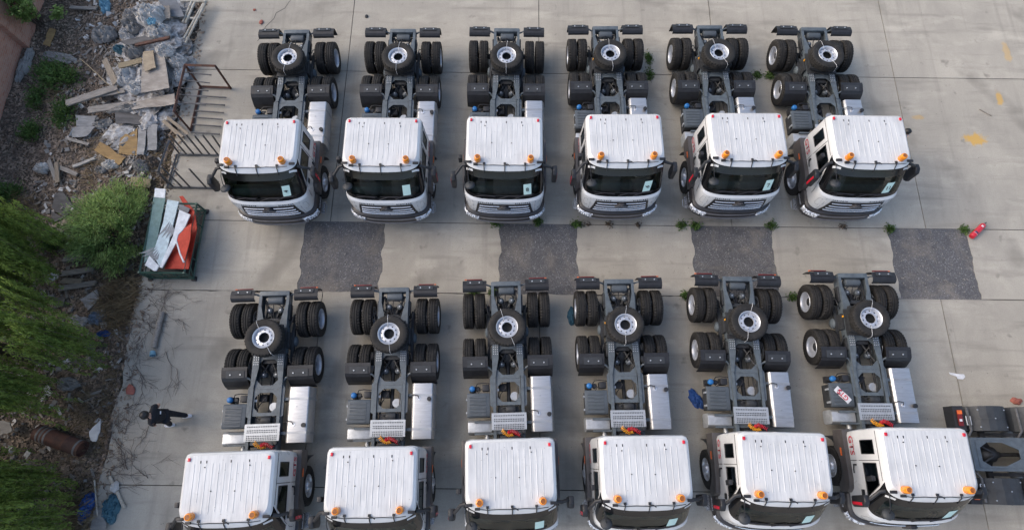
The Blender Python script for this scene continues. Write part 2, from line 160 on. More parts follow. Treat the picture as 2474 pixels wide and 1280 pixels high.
# ---------------------------------------------------------------- materials
MAT = {}
def ndt(name):
    m = bpy.data.materials.new(name); m.use_nodes = True; n = m.node_tree; n.nodes.clear()
    o = n.nodes.new('ShaderNodeOutputMaterial'); b = n.nodes.new('ShaderNodeBsdfPrincipled')
    n.links.new(b.outputs[0], o.inputs[0]); MAT[name] = m
    return m, n, b, o
def coords(n, kind):
    if kind == 'pos': return n.nodes.new('ShaderNodeNewGeometry').outputs['Position']
    return n.nodes.new('ShaderNodeTexCoord').outputs['Object']
def mapping(n, src, sc):
    mp = n.nodes.new('ShaderNodeMapping'); mp.inputs['Scale'].default_value = sc
    n.links.new(src, mp.inputs[0]); return mp.outputs[0]
def noise_tex(n, src, scale, detail=4, rough=.6, dist=0):
    t = n.nodes.new('ShaderNodeTexNoise'); t.inputs['Scale'].default_value = scale; t.inputs['Detail'].default_value = detail
    t.inputs['Roughness'].default_value = rough; t.inputs['Distortion'].default_value = dist
    n.links.new(src, t.inputs['Vector']); return t.outputs['Fac']
def shift_obj(n, src, k=17.0):
    oi = n.nodes.new('ShaderNodeObjectInfo'); cb = n.nodes.new('ShaderNodeCombineXYZ')
    for i, q in enumerate((1.0, .61, .37)): n.links.new(math_n(n, 'MULTIPLY', oi.outputs['Random'], k * q), cb.inputs[i])
    a = n.nodes.new('ShaderNodeVectorMath'); n.links.new(src, a.inputs[0]); n.links.new(cb.outputs[0], a.inputs[1]); return a.outputs[0]
def ramp(n, src, stops):
    r = n.nodes.new('ShaderNodeValToRGB'); e = r.color_ramp.elements
    while len(e) < len(stops): e.new(.5)
    for k, (p, c) in enumerate(stops):
        e[k].position = p; e[k].color = (c, c, c, 1) if isinstance(c, (int, float)) else (*c, 1)
    n.links.new(src, r.inputs[0]); return r.outputs[0]
def mix(n, fac, a, b, mode='MIX'):
    x = n.nodes.new('ShaderNodeMix'); x.data_type = 'RGBA'; x.blend_type = mode
    for sock, val in ((x.inputs[0], fac), (x.inputs[6], a), (x.inputs[7], b)):
        if isinstance(val, (int, float)): sock.default_value = val
        elif isinstance(val, tuple): sock.default_value = (*val, 1)
        else: n.links.new(val, sock)
    return x.outputs[2]
def math_n(n, op, a, b=0.0, c=0.0):
    x = n.nodes.new('ShaderNodeMath'); x.operation = op
    for i, val in enumerate((a, b, c)):
        if isinstance(val, (int, float)): x.inputs[i].default_value = val
        else: n.links.new(val, x.inputs[i])
    return x.outputs[0]
def bump(n, b, h, st, dist=.02):
    x = n.nodes.new('ShaderNodeBump'); x.inputs['Strength'].default_value = st; x.inputs['Distance'].default_value = dist
    n.links.new(h, x.inputs['Height']); n.links.new(x.outputs[0], b.inputs['Normal'])
def pm(name, c1, c2=None, scale=6, rough=.6, metal=0.0, bmp=0, bsc=None, stretch=None, co='obj', lo=.35, hi=.65, spec=.5, rnd_amt=0, coat=0):
    m, n, b, o = ndt(name); c2 = c2 or tuple(x * .75 for x in c1)
    src = coords(n, co)
    if co == 'obj': src = shift_obj(n, src)
    if stretch: src = mapping(n, src, stretch)
    f = noise_tex(n, src, scale, 6, .65)
    col = ramp(n, f, [(lo, c2), (hi, c1)])
    if rnd_amt:
        oi = n.nodes.new('ShaderNodeObjectInfo')
        k = math_n(n, 'MULTIPLY_ADD', oi.outputs['Random'], 2 * rnd_amt, 1 - rnd_amt)
        col = mix(n, 1.0, col, k, 'MULTIPLY')
    n.links.new(col, b.inputs['Base Color']); b.inputs['Metallic'].default_value = metal
    b.inputs['Specular IOR Level'].default_value = spec
    if coat: b.inputs['Coat Weight'].default_value = coat; b.inputs['Coat Roughness'].default_value = .08
    rr = ramp(n, f, [(0, min(1, rough + .12)), (1, max(.02, rough - .12))]); n.links.new(rr, b.inputs['Roughness'])
    if bmp: bump(n, b, noise_tex(n, src, bsc or scale * 4, 5, .6), bmp)
    return m

# concrete: tone drift, trowel streaks, scuffs, speckle, a few yellow paint stains
def concrete(name, light, dark):
    m, n, b, o = ndt(name)
    P = coords(n, 'pos')
    big = noise_tex(n, P, .30, 6, .66, .8)
    mid = noise_tex(n, mapping(n, P, (1.0, .45, 1)), 1.1, 6, .65, .6)
    col = ramp(n, big, [(.30, dark), (.72, light)])
    col = mix(n, ramp(n, mid, [(.30, .42), (.62, 0.0)]), col, tuple(x * .80 for x in dark))
    st = n.nodes.new('ShaderNodeMapping'); st.inputs['Rotation'].default_value = (0, 0, R(38)); st.inputs['Scale'].default_value = (.35, 3.2, 1)
    n.links.new(P, st.inputs[0])
    sc = noise_tex(n, st.outputs[0], 1.0, 5, .6, .3)
    col = mix(n, ramp(n, sc, [(.54, 0.0), (.72, .50)]), col, tuple(x * .60 for x in dark))
    st2 = n.nodes.new('ShaderNodeMapping'); st2.inputs['Rotation'].default_value = (0, 0, R(-4)); st2.inputs['Scale'].default_value = (3.0, .14, 1); st2.inputs['Location'].default_value = (4, 2, 0)
    n.links.new(P, st2.inputs[0])
    sc2 = noise_tex(n, st2.outputs[0], 1.0, 4, .6, .2)
    col = mix(n, ramp(n, sc2, [(.56, 0.0), (.74, .42)]), col, tuple(x * .62 for x in dark))
    pale = noise_tex(n, mapping(n, P, (.6, 1.6, 1)), .9, 4, .6)
    col = mix(n, ramp(n, pale, [(.55, 0.0), (.74, .55)]), col, tuple(min(1, x * 1.18) for x in light))
    oilv = noise_tex(n, P, 2.3, 3, .5)
    col = mix(n, ramp(n, oilv, [(.66, 0.0), (.76, .60)]), col, tuple(x * .42 for x in dark))
    vor = n.nodes.new('ShaderNodeTexVoronoi'); vor.inputs['Scale'].default_value = 3.3; n.links.new(P, vor.inputs['Vector'])
    col = mix(n, ramp(n, vor.outputs['Distance'], [(.02, .8), (.055, 0.0)]), col, (.04, .04, .04))
    wv = n.nodes.new('ShaderNodeTexWave'); wv.wave_type = 'RINGS'; wv.rings_direction = 'Z'; wv.inputs['Scale'].default_value = .085; wv.inputs['Distortion'].default_value = 2.2; wv.inputs['Detail'].default_value = 3; wv.inputs['Detail Scale'].default_value = .6
    n.links.new(mapping(n, P, (1, 1, 0)), wv.inputs['Vector'])
    arcm = math_n(n, 'MULTIPLY', ramp(n, wv.outputs['Fac'], [(.90, 0.0), (.985, .55)]), ramp(n, noise_tex(n, P, .6, 4, .6), [(.45, 0.0), (.62, 1.0)]))
    col = mix(n, arcm, col, tuple(x * .55 for x in dark))
    fine = noise_tex(n, P, 26, 4, .7)
    col = mix(n, ramp(n, fine, [(.30, .35), (.55, 0.0)]), col, tuple(x * .7 for x in dark))
    # yellow paint spills
    sep = n.nodes.new('ShaderNodeSeparateXYZ'); n.links.new(P, sep.inputs[0])
    edge = noise_tex(n, P, 4.5, 5, .7)
    for (x, y, rx, ry, st_) in STAINS:
        dx = math_n(n, 'DIVIDE', math_n(n, 'SUBTRACT', sep.outputs[0], x), rx)
        dy = math_n(n, 'DIVIDE', math_n(n, 'SUBTRACT', sep.outputs[1], y), ry)
        dd = math_n(n, 'SQRT', math_n(n, 'ADD', math_n(n, 'MULTIPLY', dx, dx), math_n(n, 'MULTIPLY', dy, dy)))
        dd = math_n(n, 'ADD', dd, math_n(n, 'MULTIPLY', math_n(n, 'SUBTRACT', edge, .5), 2.2))
        col = mix(n, ramp(n, dd, [(.55, st_), (1.0, 0.0)]), col, (.55, .33, .07))
    oi = n.nodes.new('ShaderNodeObjectInfo')
    col = mix(n, 1.0, col, math_n(n, 'MULTIPLY_ADD', oi.outputs['Random'], .14, .93), 'MULTIPLY')
    n.links.new(col, b.inputs['Base Color']); b.inputs['Roughness'].default_value = .85; b.inputs['Specular IOR Level'].default_value = .3
    bump(n, b, math_n(n, 'ADD', fine, math_n(n, 'MULTIPLY', mid, .5)), .18, .01)
STAINS = [(15.36, 10.26, .42, .26, .85), (16.52, 11.85, .14, .32, .7), (13.6, 11.09, .22, .10, .4), (17.21, 13.69, .16, .45, .4)]
concrete('concrete', (.455, .422, .358), (.318, .296, .256))
def asphalt(name, a, c):
    m, n, b, o = ndt(name); P = coords(n, 'pos')
    v = n.nodes.new('ShaderNodeTexVoronoi'); v.inputs['Scale'].default_value = 44; n.links.new(P, v.inputs['Vector'])
    big = noise_tex(n, P, 1.3, 5, .65)
    sepc = n.nodes.new('ShaderNodeSeparateColor'); n.links.new(v.outputs['Color'], sepc.inputs[0])
    col = ramp(n, sepc.outputs[0], [(0, tuple(x * .72 for x in a)), (.6, a), (.93, tuple((x + y) / 2 for x, y in zip(a, c))), (1, tuple(x * 1.5 for x in c))])
    col = mix(n, ramp(n, big, [(.35, .45), (.65, 0.0)]), col, tuple(x * .6 for x in a))
    col = mix(n, ramp(n, noise_tex(n, P, .75, 6, .7, .6), [(.48, 0.0), (.68, .55)]), col, (.26, .225, .185))
    col = mix(n, ramp(n, noise_tex(n, P, 2.2, 6, .75, .4), [(.52, 0.0), (.66, .6)]), col, tuple(x * .55 for x in a))
    v2 = n.nodes.new('ShaderNodeTexVoronoi'); v2.inputs['Scale'].default_value = 7; n.links.new(P, v2.inputs['Vector'])
    col = mix(n, ramp(n, v2.outputs['Distance'], [(.02, .8), (.05, 0.0)]), col, (.40, .39, .37))
    n.links.new(col, b.inputs['Base Color']); b.inputs['Roughness'].default_value = .9; b.inputs['Specular IOR Level'].default_value = .25
    bump(n, b, v.outputs['Distance'], .3, .01)
asphalt('asphalt', (.122, .122, .128), (.20, .20, .205))
def soil(name):
    m, n, b, o = ndt(name); P = coords(n, 'pos')
    a = noise_tex(n, P, .8, 6, .7); f = noise_tex(n, P, 14, 6, .75)
    col = ramp(n, a, [(.3, (.10, .082, .066)), (.55, (.17, .14, .11)), (.75, (.24, .205, .17))])
    col = mix(n, ramp(n, f, [(.35, .7), (.6, 0.0)]), col, (.022, .018, .015))
    n.links.new(col, b.inputs['Base Color']); b.inputs['Roughness'].default_value = .95; b.inputs['Specular IOR Level'].default_value = .15
    bump(n, b, f, .8, .04)
soil('soil')
pm('joint', (.11, .105, .092), (.06, .057, .05), 3, .95, co='pos')
def brick(name):
    m, n, b, o = ndt(name); P = coords(n, 'pos')
    sp = n.nodes.new('ShaderNodeSeparateXYZ'); n.links.new(P, sp.inputs[0]); cb = n.nodes.new('ShaderNodeCombineXYZ')
    n.links.new(math_n(n, 'ADD', sp.outputs[1], sp.outputs[0]), cb.inputs[0]); n.links.new(sp.outputs[2], cb.inputs[1])
    t = n.nodes.new('ShaderNodeTexBrick'); n.links.new(cb.outputs[0], t.inputs['Vector'])
    t.inputs['Color1'].default_value = (.40, .16, .10, 1); t.inputs['Color2'].default_value = (.50, .25, .17, 1); t.inputs['Mortar'].default_value = (.44, .31, .25, 1)
    t.inputs['Scale'].default_value = 1; t.inputs['Brick Width'].default_value = .25; t.inputs['Row Height'].default_value = .07; t.inputs['Mortar Size'].default_value = .008
    f = noise_tex(n, P, 5, 6, .7)
    col = mix(n, ramp(n, f, [(.4, 0.0), (.7, .5)]), t.outputs['Color'], (.48, .34, .27))
    n.links.new(col, b.inputs['Base Color']); b.inputs['Roughness'].default_value = .9
    bump(n, b, t.outputs['Fac'], -.6, .01)
brick('brick')
# vehicles
def roofpaint(name, lo, hi):
    m, n, b, o = ndt(name); P = shift_obj(n, coords(n, 'obj'))
    f = noise_tex(n, mapping(n, P, (9, .55, 1)), 2.0, 6, .7); g = noise_tex(n, P, 7, 6, .72); big = noise_tex(n, P, 1.1, 4, .6, .5)
    col = ramp(n, f, [(.34, lo), (.58, hi)])
    col = mix(n, ramp(n, big, [(.45, 0.0), (.70, .45)]), col, tuple(x * .84 for x in lo))
    col = mix(n, ramp(n, g, [(.60, 0.0), (.72, .45)]), col, tuple(x * .70 for x in lo))
    v = n.nodes.new('ShaderNodeTexVoronoi'); v.inputs['Scale'].default_value = 5.5; n.links.new(P, v.inputs['Vector'])
    col = mix(n, ramp(n, v.outputs['Distance'], [(.035, .75), (.075, 0.0)]), col, (.22, .21, .20))
    n.links.new(col, b.inputs['Base Color'])
    n.links.new(ramp(n, g, [(.3, .30), (.7, .55)]), b.inputs['Roughness'])
roofpaint('roof_white', (.48, .49, .50), (.62, .625, .625))
pm('cab_white', (.645, .65, .65), (.57, .575, .58), 2.2, .30, coat=.5)
pm('chassis', (.105, .128, .146), (.068, .083, .096), 7, .48, bmp=.05)
pm('chassis_dark', (.035, .038, .042), (.015, .016, .018), 9, .6)
pm('plastic_black', (.022, .023, .026), (.012, .012, .014), 6, .5)
pm('slate', (.085, .10, .115), (.06, .072, .083), 5, .5)
pm('fender_brown', (.085, .075, .072), (.06, .054, .052), 4, .4)
pm('trim_grey', (.17, .16, .16), (.12, .115, .115), 5, .4)
pm('bumper_grey', (.042, .039, .040), (.028, .026, .027), 5, .38)
def tyremat(name):
    m, n, b, o = ndt(name); P = shift_obj(n, coords(n, 'obj'))
    f = noise_tex(n, P, 6, 6, .7); g = noise_tex(n, P, 40, 3, .6)
    col = ramp(n, f, [(.35, (.011, .0105, .010)), (.60, (.024, .0225, .021)), (.72, (.05, .045, .039))])
    n.links.new(col, b.inputs['Base Color']); b.inputs['Roughness'].default_value = .72; b.inputs['Specular IOR Level'].default_value = .35
    bump(n, b, g, .2, .004)
tyremat('rubber')
pm('rim', (.62, .64, .68), (.50, .52, .56), 5, .36, metal=.55)
pm('alu', (.56, .565, .575), (.46, .465, .475), 3, .42, metal=.8, stretch=(1, 8, 8))
pm('steel_strap', (.42, .44, .46), (.34, .35, .37), 5, .4, metal=.6)
pm('galv', (.50, .525, .55), (.42, .44, .46), 8, .45, metal=.5)
pm('silver_box', (.52, .54, .56), (.36, .38, .40), 5, .42, metal=.5)
pm('chrome', (.80, .81, .83), (.70, .71, .73), 4, .28, metal=.6)
pm('amber', (.86, .30, .015), (.72, .20, .008), 9, .25, coat=.6)
pm('amber_core', (.30, .10, .02), (.22, .07, .01), 9, .4)
pm('lamp_red', (.62, .02, .04), (.5, .012, .03), 9, .25, coat=.5)
pm('lamp_dark', (.20, .018, .018), (.12, .01, .01), 9, .35)
pm('lamp_orange', (.8, .16, .03), None, 9, .3)
pm('decal_red', (.55, .02, .05), None, 9, .45)
pm('blue_cap', (.02, .15, .40), None, 9, .4)
pm('hose_yellow', (.85, .38, .02), None, 9, .35)
pm('hose_red', (.55, .015, .03), None, 9, .35)
pm('paper_green', (.56, .76, .70), (.52, .71, .66), 3, .8)
pm('ink', (.02, .02, .025), None, 9, .7)
pm('mirror_glass', (.6, .62, .65), None, 5, .06, metal=1.0)
pm('lamp_clear', (.88, .90, .93), (.16, .16, .17), 16, .15, metal=.2, lo=.42, hi=.54)
pm('seat', (.085, .10, .10), None, 9, .8)
pm('gloss_black', (.012, .012, .013), (.008, .008, .009), 4, .14)
pm('mount', (.036, .041, .047), (.024, .027, .031), 5, .6)
pm('check_plate', (.50, .51, .52), (.20, .20, .21), 30, .4, metal=.6, lo=.45, hi=.55)
def glass(name, tint, gl=.08):
    m, n, b, o = ndt(name); n.nodes.remove(b)
    t = n.nodes.new('ShaderNodeBsdfTransparent'); t.inputs[0].default_value = (*tint, 1)
    g = n.nodes.new('ShaderNodeBsdfGlossy'); g.inputs['Roughness'].default_value = .03; g.inputs[0].default_value = (.9, .95, .95, 1)
    fr = n.nodes.new('ShaderNodeFresnel'); fr.inputs[0].default_value = 1.5
    x = n.nodes.new('ShaderNodeMixShader'); n.links.new(fr.outputs[0], x.inputs[0]); n.links.new(t.outputs[0], x.inputs[1]); n.links.new(g.outputs[0], x.inputs[2])
    n.links.new(x.outputs[0], o.inputs[0])
glass('glass', (.60, .70, .66))
# rubbish, wood, metal
for nm, a, c in (('wood_grey', (.31, .285, .255), (.17, .153, .135)), ('wood_tan', (.33, .275, .21), (.19, .155, .115)), ('wood_pale', (.38, .31, .20), (.24, .19, .12)), ('wood_white', (.48, .46, .42), (.34, .32, .29))):
    pm(nm, a, c, 3.5, .85, bmp=.5, bsc=9, stretch=(1.2, 14, 14), rnd_amt=.15)
for nm, a, c in (('ply_grey', (.38, .345, .305), (.22, .195, .17)), ('ply_tan', (.38, .31, .22), (.26, .21, .15)), ('ply_yellow', (.36, .235, .10), (.24, .155, .07)), ('board_grey', (.33, .33, .33), (.20, .20, .20)), ('board_white', (.46, .48, .50), (.35, .37, .39)), ('sheet_dark', (.15, .143, .14), (.08, .077, .075)), ('sheet_grey', (.20, .21, .225), (.13, .135, .145)), ('slab_dark', (.12, .115, .11), (.075, .07, .068)), ('slab_grey', (.25, .24, .225), (.17, .16, .15))):
    pm(nm, a, c, 2.6, .85, bmp=.4, bsc=12, stretch=(1, 3, 1), co='pos')
for nm, a in (('film', (.56, .55, .53)), ('film_grey', (.29, .28, .265)), ('film_blue', (.20, .25, .32)), ('film_cyan', (.20, .40, .52)), ('film_teal', (.05, .14, .19)), ('film_royal', (.02, .08, .28)), ('cloth_pale', (.42, .40, .38)), ('cloth_brown', (.15, .12, .095)), ('panel_white', (.70, .74, .78)), ('panel_blue', (.50, .62, .68)), ('panel_green', (.14, .24, .24)), ('panel_red', (.40, .022, .006)), ('panel_red2', (.46, .03, .01))):
    pm(nm, a, tuple(x * .72 for x in a), 7, .68, bmp=.35, bsc=18, co='pos')
def rubbish(name):
    m, n, b, o = ndt(name); P = coords(n, 'pos')
    f = noise_tex(n, P, 2.6, 4, .6); g = noise_tex(n, P, 9, 5, .7)
    col = ramp(n, f, [(.30, (.10, .085, .07)), (.42, (.26, .25, .24)), (.52, (.58, .58, .58)), (.60, (.34, .33, .32)), (.70, (.14, .12, .10))])
    col = mix(n, ramp(n, g, [(.35, .6), (.6, 0.0)]), col, (.12, .11, .10))
    n.links.new(col, b.inputs['Base Color']); b.inputs['Roughness'].default_value = .8
    bump(n, b, g, .5, .03)
rubbish('rubbish')
pm('feather_grey', (.17, .20, .24), None, 8, .5)
pm('rust', (.13, .055, .035), (.06, .035, .028), 7, .8, bmp=.3)
pm('steel_grey', (.13, .13, .135), (.07, .07, .072), 8, .55, metal=.3)
pm('pipe_white', (.52, .50, .44), (.30, .26, .20), 7, .6)
pm('cage_green', (.045, .10, .075), (.03, .065, .05), 7, .5)
pm('drum_rust', (.10, .042, .028), (.045, .026, .022), 4, .8, bmp=.3)
pm('drum_band', (.15, .155, .16), (.09, .09, .095), 6, .7)
pm('bark', (.11, .085, .065), (.06, .048, .038), 12, .9, bmp=.5)
pm('vine', (.15, .115, .10), (.085, .066, .058), 9, .9)
pm('straw', (.26, .20, .115), (.15, .11, .065), 3, .9, co='pos')
pm('skin', (.55, .33, .24), (.50, .29, .21), 9, .55)
pm('hair', (.012, .011, .011), None, 20, .5)
pm('shirt_black', (.012, .014, .02), (.008, .009, .013), 9, .85)
pm('trouser', (.016, .017, .024), (.010, .011, .016), 9, .85)
pm('shoe', (.78, .77, .78), (.60, .59, .62), 14, .6)
pm('shirt_white', (.65, .66, .68), None, 9, .8)
pm('red_paint', (.62, .02, .035), (.5, .015, .03), 6, .35, coat=.4)
pm('label_white', (.75, .76, .78), None, 6, .5)
pm('label_navy', (.03, .04, .10), None, 6, .5)
pm('stone', (.16, .15, .14), None, 8, .9)
pm('brick_red', (.36, .12, .09), None, 8, .9)
def leafmat(name, a, c, trans=.35, sc=1.4):
    m, n, b, o = ndt(name); P = coords(n, 'pos'); f = noise_tex(n, P, sc, 5, .7)
    col = ramp(n, f, [(.32, c), (.68, a)])
    wn = n.nodes.new('ShaderNodeTexWhiteNoise'); wn.noise_dimensions = '3D'
    vr = n.nodes.new('ShaderNodeVectorMath'); vr.operation = 'SNAP'; vr.inputs[1].default_value = (.12, .12, .12)
    n.links.new(P, vr.inputs[0]); n.links.new(vr.outputs[0], wn.inputs['Vector'])
    col = mix(n, 1.0, col, math_n(n, 'MULTIPLY_ADD', wn.outputs['Value'], .7, .65), 'MULTIPLY')
    n.links.new(col, b.inputs['Base Color']); b.inputs['Roughness'].default_value = .6; b.inputs['Specular IOR Level'].default_value = .3
    tr = n.nodes.new('ShaderNodeBsdfTranslucent'); n.links.new(col, tr.inputs[0])
    x = n.nodes.new('ShaderNodeMixShader'); x.inputs[0].default_value = trans
    n.links.new(b.outputs[0], x.inputs[1]); n.links.new(tr.outputs[0], x.inputs[2]); n.links.new(x.outputs[0], o.inputs[0])
leafmat('leaf_willow', (.28, .37, .09), (.11, .18, .045), .5, 1.8)
leafmat('leaf_bush', (.40, .52, .19), (.19, .30, .10), .55, 2.0)
leafmat('leaf_dark', (.13, .22, .06), (.055, .11, .035))
leafmat('leaf_weed', (.12, .20, .05), (.06, .12, .03), .3)
leafmat('leaf_dry', (.16, .12, .08), (.07, .05, .035), .15, 3)
leafmat('litter', (.34, .265, .20), (.14, .105, .082), .1, 2.2)
# ---------------------------------------------------------------- setting
def nz(x, y, s=1.0, k=0.0): return noise.noise(Vector((x * s + k, y * s - k, k * .7)))
g = MB(); g.add([(-300, -300, -.6), (300, -300, -.6), (300, 300, -.6), (-300, 300, -.6)], [(0, 1, 2, 3)])
tag(link('ground', g.mesh('ground', 'soil')), None, None, kind='structure')
yard = MB(); yard.box(-11.15, 46, -30, 44, -.40, -.035)
yard = tag(link('concrete_yard', yard.mesh('concrete_yard', 'joint')), None, None, kind='structure')
def ragged(x0, x1, y0, y1, rag):
    # rag: amplitude of the uneven edge on left, right, bottom, top
    pts = []
    def seg(a, b, amp):
        L = (Vector(b) - Vector(a)).length; n = max(1, int(L / .13)) if amp > 0 else 1
        nr = Vector((-(b[1] - a[1]), b[0] - a[0])).normalized()
        for i in range(n):
            t = i / n; p = Vector(a).lerp(Vector(b), t); e = amp * (nz(p.x, p.y, 2.1, 3.3) * 1.3 + nz(p.x, p.y, 9, 1.1) * .6)
            if i == 0: e = 0
            pts.append((p.x + nr.x * e, p.y + nr.y * e))
    seg((x0, y0), (x1, y0), rag[2]); seg((x1, y0), (x1, y1), rag[1]); seg((x1, y1), (x0, y1), rag[3]); seg((x0, y1), (x0, y0), rag[0])
    return pts
GAP = .012
def slab(x0, x1, y0, y1, rag=(0, 0, 0, 0)):
    m = MB(); m.prism(ragged(x0 + GAP, x1 - GAP, y0 + GAP, y1 - GAP, rag), -.034, rnd.uniform(-.003, .0), 'z')
    return link('slab', m.mesh('slab', 'concrete', smooth=0), yard)
XS = [-11.38, -5.76, .85, 6.95, 13.08, 19.2, 25.3, 31.4, 37.5, 43.6]
for (y0, y1) in ((35.5, 29.7), (29.7, 23.9), (23.9, 18.2), (18.2, 12.62), (12.62, 7.06), (4.77, -.82), (-.82, -6.4), (-6.4, -12), (-12, -18)):
    for i in range(len(XS) - 1):
        slab(XS[i] + (.16 if i == 0 and y0 > 7.1 else 0), XS[i + 1], y1, y0, (.09 if i == 0 else 0, 0, 0, .03 if abs(y0 - 4.77) < .1 and i in (0, 1, 2) else 0))
xa = [-11.4, -6.52, -4.03, -.40, 2.03, 5.66, 8.16, 11.89, 14.33, 18.06, 20.5, 24.2, 26.7]
for i in range(len(xa) - 1):
    if i % 2 == 0:
        slab(xa[i], xa[i + 1], 4.77, 7.06, (.08, .09, 0, 0))
    else:
        m = MB(); m.box(xa[i] - .18, xa[i + 1] + .18, 4.70, 7.10, -.035, -.014)
        link('asphalt_patch', m.mesh('asphalt_patch', 'asphalt', smooth=0), yard)
# crack in the slab at the top left
m = MB(); cp = [(-8.04, 15.62), (-8.22, 15.2), (-8.5, 15.0), (-8.55, 14.75), (-8.8, 14.4), (-8.9, 14.0), (-9.0, 13.8)]
for a, b in zip(cp, cp[1:]):
    t = (Vector(b) - Vector(a)).normalized() * .011; m.add([(a[0] + t.y, a[1] - t.x, .003), (b[0] + t.y, b[1] - t.x, .003), (b[0] - t.y, b[1] + t.x, .003), (a[0] - t.y, a[1] + t.x, .003)], [(0, 1, 2, 3)])
link('crack', m.mesh('crack', 'joint', smooth=0), yard)
# earth strip between yard and wall
def mound(x, y): return .42 * math.exp(-((x + 12.45) / .95) ** 2 - ((y - 13.3) / 1.9) ** 2) + .12 * math.exp(-((x + 12.9) / 1.3) ** 2 - ((y - 9.6) / 1.6) ** 2)
NX, NY = 64, 190; rows = []
for j in range(NY + 1):
    y = -8 + 30 * j / NY; rw = []
    for i in range(NX + 1):
        x = -18.6 + 7.5 * i / NX
        e = nz(x, y, .5, 1) * .16 + nz(x, y, 1.7, 5) * .07 + nz(x, y, 6, 2) * .025 - .05
        k = min(1, max(0, (-11.5 - x) / .5)); e = e * k + (-.10 + nz(x, y, 4, 2) * .03) * (1 - k)
        e += mound(x, y) * k
        if x < -16: e += (-16 - x) * .12
        rw.append((x, y, e))
    rows.append(rw)
m = MB(); m.grid(rows)
def soil_z(x, y):
    e = nz(x, y, .5, 1) * .16 + nz(x, y, 1.7, 5) * .07 + nz(x, y, 6, 2) * .025 - .05
    k = min(1, max(0, (-11.5 - x) / .5)); e = e * k + (-.10 + nz(x, y, 4, 2) * .03) * (1 - k)
    return e + mound(x, y) * k + ((-16 - x) * .12 if x < -16 else 0)
tag(link('earth_strip', m.mesh('earth_strip', 'soil', smooth=180)), None, None, kind='structure')
# brick perimeter wall
w = thing('brick_wall', 'weathered red brick wall along the left edge of the photo', 'wall', (-17, 13, -.1))
def wallseg(x0, x1, y0, y1, h):
    m = MB(); rows = []
    n = 60
    for j in range(n + 1):
        y = y0 + (y1 - y0) * j / n
        rows.append([(x1 + nz(y, 0, 3, 4) * .012, y, -.5), (x1 + nz(y, 1, 3, 4) * .015, y, h * .5), (x1, y, h), (x0, y, h), (x0, y, -.5)])
    m.grid(rows); return m
for (a, b, y0, y1, h) in ((-.15, .14, .45, 14, 2.5), (-.35, -.06, -16, .45, 2.35)):
    mm = wallseg(a, b, y0, y1, h); link('wall_section', mm.mesh('wall_section', 'brick', smooth=0), w)
m = MB(); m.box(-.38, .17, .36, .62, -.5, 2.6); link('pier', m.mesh('pier', 'brick', smooth=0), w)
for (a, b, y0, y1, h) in ((-.20, .19, .63, 14, 2.5), (-.40, -.01, -16, .35, 2.35)):
    m = MB(); m.box(a, b, y0, y1, h + .003, h + .06); link('coping', m.mesh('coping', 'slab_grey', bevel=.01), w)

# ---------------------------------------------------------------- tractor truck: built once, x sideways, d forward (world -Y), z up
truck = thing('tractor_truck', '', 'truck')
def part(name, m, mat, parent=None, bevel=0, smooth=40, loc=None, rot=None):
    return link(name, m.mesh(name, mat, True, bevel, smooth), parent or truck, loc, rot)
# --- wheels
TW, TR = .295, .52
def tyre_mesh():
    h = TW / 2
    prof = [(.300, -h * .80), (.335, -h * .93), (.40, -h), (.455, -h * .985), (.492, -h * .93), (.508, -h * .86),
            (.519, -h * .62), (.519, -h * .52), (.504, -h * .49), (.504, -h * .41), (.52, -h * .38), (.52, -h * .09), (.504, -h * .06),
            (.504, h * .06), (.52, h * .09), (.52, h * .38), (.504, h * .41), (.504, h * .49), (.519, h * .52), (.519, h * .62),
            (.508, h * .86), (.492, h * .93), (.455, h * .985), (.40, h), (.335, h * .93), (.300, h * .80)]
    def rad(i, k, r):
        if i in (4, 5, 6, 19, 20, 21): return r - (.022 if k % 3 == 0 else 0)
        if i in (7, 18): return r - (.008 if k % 3 == 0 else 0)
        return r
    m = MB(); m.lathe(prof, 108, 'x', rad=rad); return m.mesh('tyre', 'rubber', smooth=32)
def rim_mesh(face, hub):
    # face: disc offset along +x (out of the wheel); hub: True gives front-wheel hub with nuts
    m = MB()
    m.lathe([(.302, -.12), (.292, -.115), (.278, -.09), (.270, .0), (.278, .09), (.292, .115), (.302, .12), (.296, .128), (.283, .12), (.268, .09), (.262, .03), (.255, face - .02), (.235, face)], 60, 'x')
    def skip(i, k): return i == 1 and (k % 6) in (2, 3)
    m.lathe([(.235, face), (.222, face + .005), (.195, face + .010), (.165, face + .015), (.142, face + .015), (.138, face - .02)], 60, 'x', skip=skip)
    for k in range(10):
        a = 2 * math.pi * (k + .5) / 10; m.cyl((0, .152 * math.cos(a), .152 * math.sin(a)), .013, face + .012, face + (.045 if hub else .03), 6, 'x')
    if hub: m.lathe([(.138, face), (.13, face + .05), (.10, face + .10), (.07, face + .115), (.001, face + .12)], 24, 'x')
    return m
TYRE = tyre_mesh()
RIM_IN = rim_mesh(-.07, False).mesh('wheel', 'rim', smooth=40)
RIM_FR = rim_mesh(.07, True).mesh('wheel', 'rim', smooth=40)
mh = MB(); mh.lathe([(.14, -.1), (.135, -.02), (.11, .03), (.06, .05), (.001, .05)], 20, 'x'); HUB = mh.mesh('hub', 'chassis_dark', smooth=40)
def wheel(x, d, flip, me, parent=None, hub=False):
    o = link('wheel', me, parent or truck, (x, -d, TR), (rnd.uniform(0, 6), 0, math.pi if flip else 0))
    link('tyre', TYRE, o)
    if hub: link('hub', HUB, o)
    return o
def rear_wheels(root):
    for d in (0, 1.33):
        for s in (-1, 1):
            wheel(s * 1.103, d, s < 0, RIM_IN, root, True); wheel(s * .765, d, s > 0, RIM_IN, root)
rear_wheels(truck)
for s in (-1, 1): wheel(s * 1.045, 4.576, s < 0, RIM_FR)
